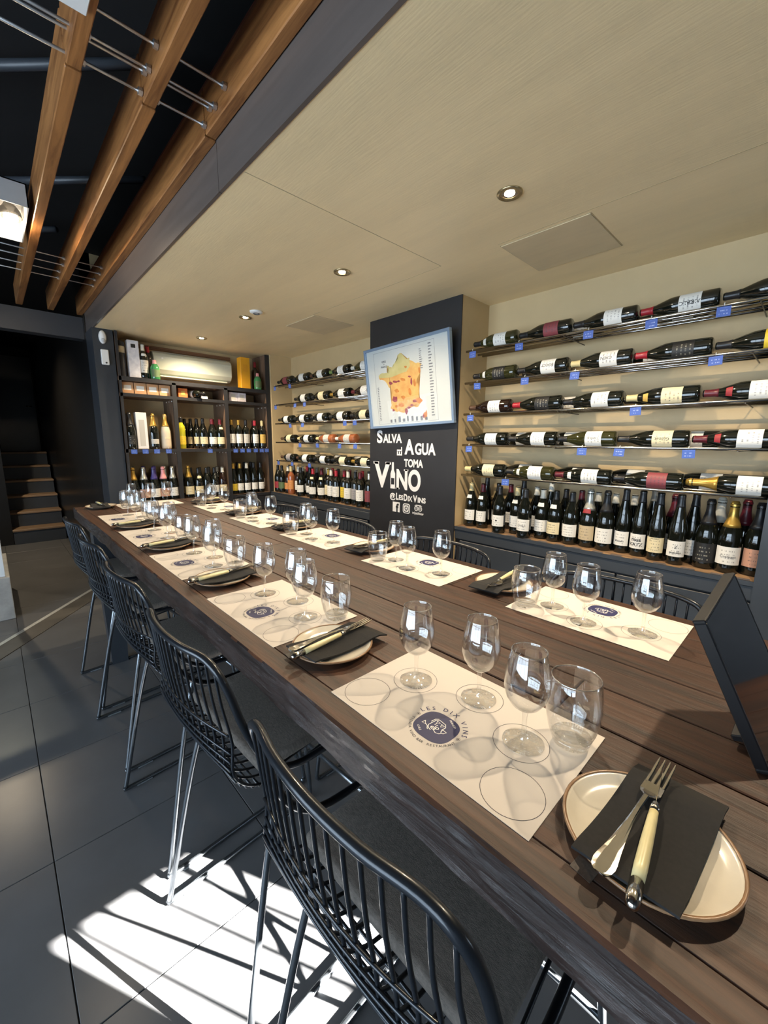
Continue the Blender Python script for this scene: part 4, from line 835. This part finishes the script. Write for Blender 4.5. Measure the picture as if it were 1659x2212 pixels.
# ------------------------------------------------------------------ place settings
def on_mat(vf, dz): return xf(vf, lambda p: Vector((p.x, p.y, dz)))
me_mat = mesh('mat_sheet', bbox(-0.2125, 0.2125, -0.135, 0.135, 0.0, 0.0007, 0.0002, 1), m_paper)
CIRC = [(-0.164, -0.079), (-0.125, 0.022), (0.003, 0.069), (0.119, 0.018), (0.160, -0.083)]
me_circ = mesh('printed_circle', ring2(0, 0, 0.0460, 0.0452, 0.0009, 48), m_ink)
LC = (-0.002, -0.058)
sup = [(LC[0]+0.0385*math.copysign(abs(math.cos(t))**0.72, math.cos(t)), LC[1]+0.0365*math.copysign(abs(math.sin(t))**0.72, math.sin(t))) for t in [2*PI*i/48 for i in range(48)]]
me_badge = mesh('badge', ([(x, y, 0.0009) for x, y in sup], [tuple(range(48))]), m_navy)
def arc_text(s, r, a0, a1, size, outward=True, bold=0.0):
    parts = []
    n = len(s)
    for i, ch in enumerate(s):
        if ch == ' ': continue
        a = R(a0+(a1-a0)*i/(n-1)); v, f = text(ch, size, bold)
        rot = a-PI/2 if outward else a+PI/2
        c, d = math.cos(rot), math.sin(rot)
        parts.append(([Vector((LC[0]+r*math.cos(a)+c*p.x-d*p.y, LC[1]+r*math.sin(a)+d*p.x+c*p.y, 0.0009)) for p in v], f))
    return join(*parts)
me_ring1 = mesh('ring_lettering', arc_text('LES DIX VINS', 0.0505, 160, 19, 0.0135, True, 0.012), m_navy)
me_ring2 = mesh('ring_lettering', join(arc_text('TIENDA', 0.047, -168, -134, 0.0075, False, 0.01), arc_text('VINO BAR', 0.047, -121, -82, 0.0075, False, 0.01), arc_text('RESTAURANT', 0.047, -68, -12, 0.0075, False, 0.01)), m_ink)
dots = []
for a in (175, 4): dots += [on_mat(ring2(LC[0]+.0455*math.cos(R(a)), LC[1]+.0455*math.sin(R(a)), .0034, .0027, 0, 16), .0009), on_mat(ring2(LC[0]+.0455*math.cos(R(a)), LC[1]+.0455*math.sin(R(a)), .0014, .0003, 0, 10), .0009)]
me_dots = mesh('ring_mark', join(*dots), m_ink)
def stroke(pts, w=0.0007):
    V, F = [], []
    P = [Vector((x, y, 0)) for x, y in pts]
    for i, p in enumerate(P):
        t = (P[min(i+1, len(P)-1)]-P[max(i-1, 0)]).normalized(); n = Vector((-t.y, t.x, 0))
        V += [p+n*w, p-n*w]
    for i in range(len(P)-1): F.append((2*i, 2*i+1, 2*i+3, 2*i+2))
    return V, F
def circ_pts(cx, cy, rx, ry, a0=0, a1=360, n=14): return [(cx+rx*math.cos(R(a0+(a1-a0)*i/n)), cy+ry*math.sin(R(a0+(a1-a0)*i/n))) for i in range(n+1)]
U = 0.0125
face = [[(-1.0, .2), (-1.0, .9), (-.6, 1.35), (.5, 1.35), (.95, .9), (.95, .1)], [(-1.25, .2), (-1.25, 1.0), (-.9, 1.45)], [(-.75, .95), (-.15, .95), (-.45, .45), (-.75, .95)], [(.1, .95), (.7, .95), (.4, .45), (.1, .95)],
        [(-.45, .45), (-.45, .1)], [(-.1, .4), (-.1, -.1), (.2, -.1)], [(-1.0, .2), (-1.0, -.6), (-.6, -1.0), (.0, -1.1)], circ_pts(-.1, -.55, .38, .24), [(-.5, -.55), (.3, -.55)],
        [(1.0, .3), (1.75, .3), (1.6, -.2), (1.37, -.35), (1.15, -.2), (1.0, .3)], [(1.37, -.35), (1.25, -.7), (.8, -.95), (.2, -.75)], [(-1.9, -.35), (-1.35, -.9), (-1.95, -1.0), (-1.9, -.35)], [(-1.45, -.75), (-.9, -.9), (-.5, -1.3), (-.35, -1.25)], circ_pts(.35, -.15, .22, .2)]
th = R(-8)
emb = join(*[stroke([(LC[0]+U*(x*math.cos(th)-y*math.sin(th)), LC[1]+U*(x*math.sin(th)+y*math.cos(th))) for x, y in l]) for l in face])
me_emb = mesh('line_emblem', on_mat(emb, 0.0011), m_white)
def plain_text(s, x, y, size, rot):
    v, f = text(s, size, 0.01); c, d = math.cos(rot), math.sin(rot)
    return [Vector((LC[0]+x+c*p.x-d*p.y, LC[1]+y+d*p.x+c*p.y, 0.0011)) for p in v], f
me_fc = mesh('badge_lettering', join(plain_text('FRANCIA', 0.0165, 0.026, 0.0055, R(-28)), plain_text('CHILE', -0.020, -0.0235, 0.0055, R(-30))), m_white)
# wine glass
n_g = 32
me_bowl = mesh('bowl', lathe([(0, .060), (.0052, .0605), (.014, .0635), (.024, .0715), (.0325, .085), (.0368, .101), (.0368, .115), (.0345, .135), (.0312, .152), (.0284, .1655), (.0279, .1663), (.0274, .1655), (.0302, .152), (.0335, .135), (.0358, .115), (.0358, .101), (.0315, .0858), (.023, .0732), (.013, .0658), (0, .0640)], n_g), m_glass, True)
me_stem = mesh('stem', lathe([(.0075, .0075), (.0048, .014), (.0041, .026), (.0041, .048), (.0052, .0605)], 16), m_glassb, True)
me_foot_g = mesh('foot', lathe([(0, .0002), (.0335, .0002), (.0345, .0012), (.0335, .0022), (.022, .0040), (.012, .0058), (.0075, .0075), (0, .0078)], n_g), m_glassb, True)
me_twall = mesh('wall', lathe([(.0325, .012), (.0385, .030), (.0428, .052), (.0442, .068), (.0432, .090), (.0400, .112), (.0388, .1180), (.0381, .1186), (.0375, .1180), (.0387, .112), (.0419, .090), (.0429, .068), (.0414, .052), (.0372, .031), (.031, .018), (.02, .0165), (0, .0165)], n_g), m_glass, True)
me_tbase = mesh('heavy_base', lathe([(0, .0003), (.0275, .0003), (.0295, .002), (.0300, .006), (.0325, .012), (.030, .0145), (0, .015)], n_g), m_glassb, True)
m_rimg = clearglass('rim_glass', (1, 1, 1, 1), 0.6, 3.2)
me_grim = mesh('rim', tube([(.0279*math.cos(2*PI*i/40), .0279*math.sin(2*PI*i/40), .1662) for i in range(40)], .0009, 6, True), m_rimg, True)
me_trim = mesh('rim', tube([(.0381*math.cos(2*PI*i/48), .0381*math.sin(2*PI*i/48), .1186) for i in range(48)], .0011, 6, True), m_rimg, True)
# plate
me_plate = mesh('dish', lathe([(0, .0015), (.055, .0015), (.058, .0), (.061, .001), (.078, .005), (.092, .0115), (.0968, .0150), (.0968, .0167), (.0955, .0173), (.090, .0145), (.082, .0098), (.074, .0075), (.06, .0068), (0, .0066)], 48), m_plate, True)
me_prim = mesh('rim_glaze', lathe([(.0968, .0137), (.0978, .0150), (.0978, .0170), (.0962, .0181), (.0935, .0171), (.0935, .0167), (.0955, .0173)], 48), m_rim, True)
def napz0(y):
    if y > 0.098: return 0.0192-0.30*(y-0.098)
    t = max(0, 1-(y/0.074)**2)
    return 0.0192-0.006*t
def napkin_mesh():
    V, F = [], []; nx, ny = 4, 26
    for s in (0, 1):
        for j in range(ny+1):
            y = -0.092+0.214*j/ny; v = y/0.1; z = napz0(y)
            for i in range(nx+1):
                u = i/nx*2-1; V.append((u*0.0535+0.004*v, y+0.004*u, z+0.0035*s))
    k = (nx+1)*(ny+1)
    for j in range(ny):
        for i in range(nx):
            a = j*(nx+1)+i; F.append((a, a+nx+1, a+nx+2, a+1)); F.append((k+a, k+a+1, k+a+nx+2, k+a+nx+1))
    def side(idx):
        for a, b in zip(idx, idx[1:]): F.append((a, b, k+b, k+a))
    side([i for i in range(nx+1)]); side([ny*(nx+1)+i for i in range(nx, -1, -1)])
    side([j*(nx+1) for j in range(ny, -1, -1)]); side([j*(nx+1)+nx for j in range(ny+1)])
    return V, F
me_napk = mesh('folded_napkin', napkin_mesh(), m_napkin)
def bar(pts, th=0.0012):
    """flat bar following (x, y, halfwidth, z) stations"""
    V, F = [], []
    for x, y, hw, z in pts:
        V += [(x-hw, y, z+th*.6), (x-hw*.6, y, z+th), (x+hw*.6, y, z+th), (x+hw, y, z+th*.6), (x+hw, y, z), (x-hw, y, z)]
    n = len(pts)
    for i in range(n-1):
        for k in range(6): F.append((i*6+k, (i+1)*6+k, (i+1)*6+(k+1) % 6, i*6+(k+1) % 6))
    F.append(tuple(range(6))); F.append(tuple((n-1)*6+k for k in range(5, -1, -1)))
    return V, F
me_fhandle = mesh('handle', bar([(0, -.1185, .0015, .0005), (0, -.1175, .005, .0), (0, -.115, .0082, .0), (0, -.110, .0106, .0), (0, -.103, .0118, .0), (0, -.094, .0112, .0005), (0, -.08, .0092, .001), (0, -.06, .0068, .003), (0, -.03, .0042, .006), (0, 0, .0032, .0075), (0, .030, .0034, .0065)], .0022), m_cut, None)
me_fhead = mesh('head', bar([(0, .030, .0034, .0065), (0, .037, .0095, .004), (0, .046, .0122, .002), (0, .064, .0120, .0025)], .0016), m_cut)
me_tine = mesh('tine', bar([(0, .063, .0021, .0025), (0, .085, .0019, .0045), (0, .108, .0015, .0085), (0, .116, .0007, .0105)], .0014), m_cut)
me_khandle = mesh('grip', tube([(0, -.10, .005), (0, -.08, .0055), (0, -.04, .0058), (0, .0, .006), (.0, .012, .006)], [.0066, .0072, .0068, .0058, .0052], 12), m_ivory, True)
me_kcap = mesh('butt_cap', tube([(0, -.134, .005), (0, -.131, .005), (0, -.122, .005), (0, -.1, .005)], [.003, .0064, .0080, .0068], 12), m_cut, True)
me_kbol = mesh('bolster', tube([(0, .012, .006), (0, .018, .006), (0, .026, .006), (0, .030, .006)], [.0054, .0060, .0052, .0035], 12), m_cut, True)
me_kblade = mesh('blade', xf(bar([(0, .028, .003, 0), (0, .045, .0062, 0), (0, .085, .0068, 0), (0, .115, .0048, 0), (0, .126, .0008, 0)], .0010), lambda p: Vector((p.z-.0005, p.y, .006+p.x))), m_cut)
me_stick = mesh('sticker', bbox(-0.0125, 0.0125, -0.011, 0.011, 0, 0.0006, 0.0002, 1), M('grey_table_sticker', C(74, 62, 54), 0.5, var=0.3, vscale=300))
random.seed(21)
def setting(x, y, a, who, near=False, sticker=True, nglass=3):
    """one place setting: a mat with glasses, tumbler, plate, napkin and cutlery"""
    ca, sa = math.cos(a), math.sin(a)
    P = lambda px, py, z=TZ: (x+ca*px-sa*py, y+sa*px+ca*py, z)
    r = root('placemat', P(0, 0, TZ+.0003), a+R(random.uniform(-.8, .8)), f"white printed paper placemat {who}", 'placemat', 'paper placemats')
    put('mat_sheet', me_mat, r)
    for c in CIRC: put('printed_circle', me_circ, r, (c[0], c[1], 0))
    b = put('badge', me_badge, r); put('line_emblem', me_emb, b); put('badge_lettering', me_fc, b)
    for m, n in ((me_ring1, 'ring_lettering'), (me_ring2, 'ring_lettering'), (me_dots, 'ring_mark')): put(n, m, r)
    for k in range(nglass):
        c = CIRC[k+1]; j = random.uniform(-.004, .004)
        g = root('wine_glass', P(c[0]+j, c[1]+random.uniform(-.004, .004), TZ+.0012), 0, f"empty stemmed tasting glass, {('left', 'middle', 'right')[k]} of three {who}", 'wine glass', 'tasting glasses')
        put('bowl', me_bowl, g); put('stem', me_stem, g); put('foot', me_foot_g, g); put('rim', me_grim, g)
    t = root('water_tumbler', P(0.176+random.uniform(-.006, .006), 0.080+random.uniform(-.006, .006), TZ+.0012), 0, f"empty rounded water tumbler {who}", 'tumbler', 'water tumblers')
    put('wall', me_twall, t); put('heavy_base', me_tbase, t); put('rim', me_trim, t)
    px, py = 0.314, -0.030
    pz = TZ+.0005
    p = root('side_plate', P(px, py, pz), a, f"cream stoneware plate with brown rim {who}", 'plate', 'side plates')
    put('dish', me_plate, p); put('rim_glaze', me_prim, p)
    jn = R(random.uniform(-4, 4))
    n = root('napkin', P(px+.004, py, pz), a+jn, f"black folded napkin across the plate {who}", 'napkin', 'black napkins')
    put('folded_napkin', me_napk, n)
    f = root('fork', P(px-.014, py+.010, pz+.0262), a+R(-2.0)+R(random.uniform(-2, 2)), f"steel fork on the black napkin {who}", 'fork', 'forks')
    f.rotation_euler = (0, 0, f.rotation_euler.z)
    put('handle', me_fhandle, f); h = put('head', me_fhead, f)
    for dx in (-.0098, -.0033, .0033, .0098): put('tine', me_tine, h, (dx, 0, 0))
    kf = root('table_knife', P(px+.002, py+.012, pz+.0230), a+R(6.0)+R(random.uniform(-3, 3)), f"ivory handled knife on the black napkin {who}", 'knife', 'ivory handled knives')
    for nm, m in (('grip', me_khandle), ('butt_cap', me_kcap), ('bolster', me_kbol), ('blade', me_kblade)): put(nm, m, kf)
    if sticker:
        s = tag(put('table_sticker', me_stick, None, P(px-.041, py-.09, TZ+.0001), (0, 0, a+R(-8))), f"small square grey sticker on the table edge {who}", 'sticker', 'table stickers')
for k, (x, y) in enumerate(((-0.397, 0.575), (-1.064, 0.580), (-1.728, 0.582), (-2.357, 0.588), (-2.985, 0.594))):
    setting(x, y, 0, f"at the {['nearest', 'second nearest', 'third', 'fourth', 'furthest'][k]} aisle side seat", k == 0)
for k, (x, y) in enumerate(((-0.380, 1.225), (-1.055, 1.218), (-1.722, 1.212), (-2.36, 1.21), (-3.03, 1.21))):
    setting(x, y, PI, f"at the {['nearest', 'second nearest', 'third', 'fourth', 'furthest'][k]} wall side seat", sticker=False)
setting(-3.56, 0.86, R(-90), 'at the far head of the table', sticker=False)
# ------------------------------------------------------------------ standing sign frame
Bp, Lp, Tp = Vector((0.012, 0.80, 0.9815)), Vector((-0.090, 0.772, 1.207)), Vector((-0.080, 0.992, 1.236))
h_ = (Lp-Bp); w_ = (Tp-Lp); hh, ww = h_.length, w_.length; hn = h_.normalized(); wn = (w_-hn*w_.dot(hn)).normalized(); nn = hn.cross(wn)
sf = root('sign_frame', Bp, 0, 'black framed glossy sign leaning on its stand at the right table end', 'sign')
sf.matrix_world = Matrix((wn, nn, hn)).transposed().to_4x4(); sf.matrix_world.translation = Bp+nn*0
sf.location = Bp; sf.rotation_euler = Matrix((wn, nn, hn)).transposed().to_euler()
m_gloss = M('glossy_black_glass', C(16, 18, 22), 0.04, var=0.05, coat=1.0)
f0 = 0.006
m_sign = M('sign_black', C(20, 20, 22), 0.4, var=0.1)
FD = -1 if nn.x > 0 else 1
for (a, b, c, d_) in ((0, ww, 0, f0), (0, ww, hh-f0, hh), (0, f0, f0, hh-f0), (ww-f0, ww, f0, hh-f0)):
    mk('frame_bar', bbox(a, b, -0.009, 0.009, c, d_, 0.0015, 1), m_sign, sf)
mk('glazed_panel', box(f0, ww-f0, -0.0082, 0.0082, f0, hh-f0), m_gloss, sf)
ez = 1 if nn.x < 0 else -1   # the side the frame leans over
mk('stand_foot', bbox(ww*.2, ww*.8, min(ez*.009, ez*.04), max(ez*.009, ez*.04), 0.018, 0.03, 0.002, 1), m_sign, sf)
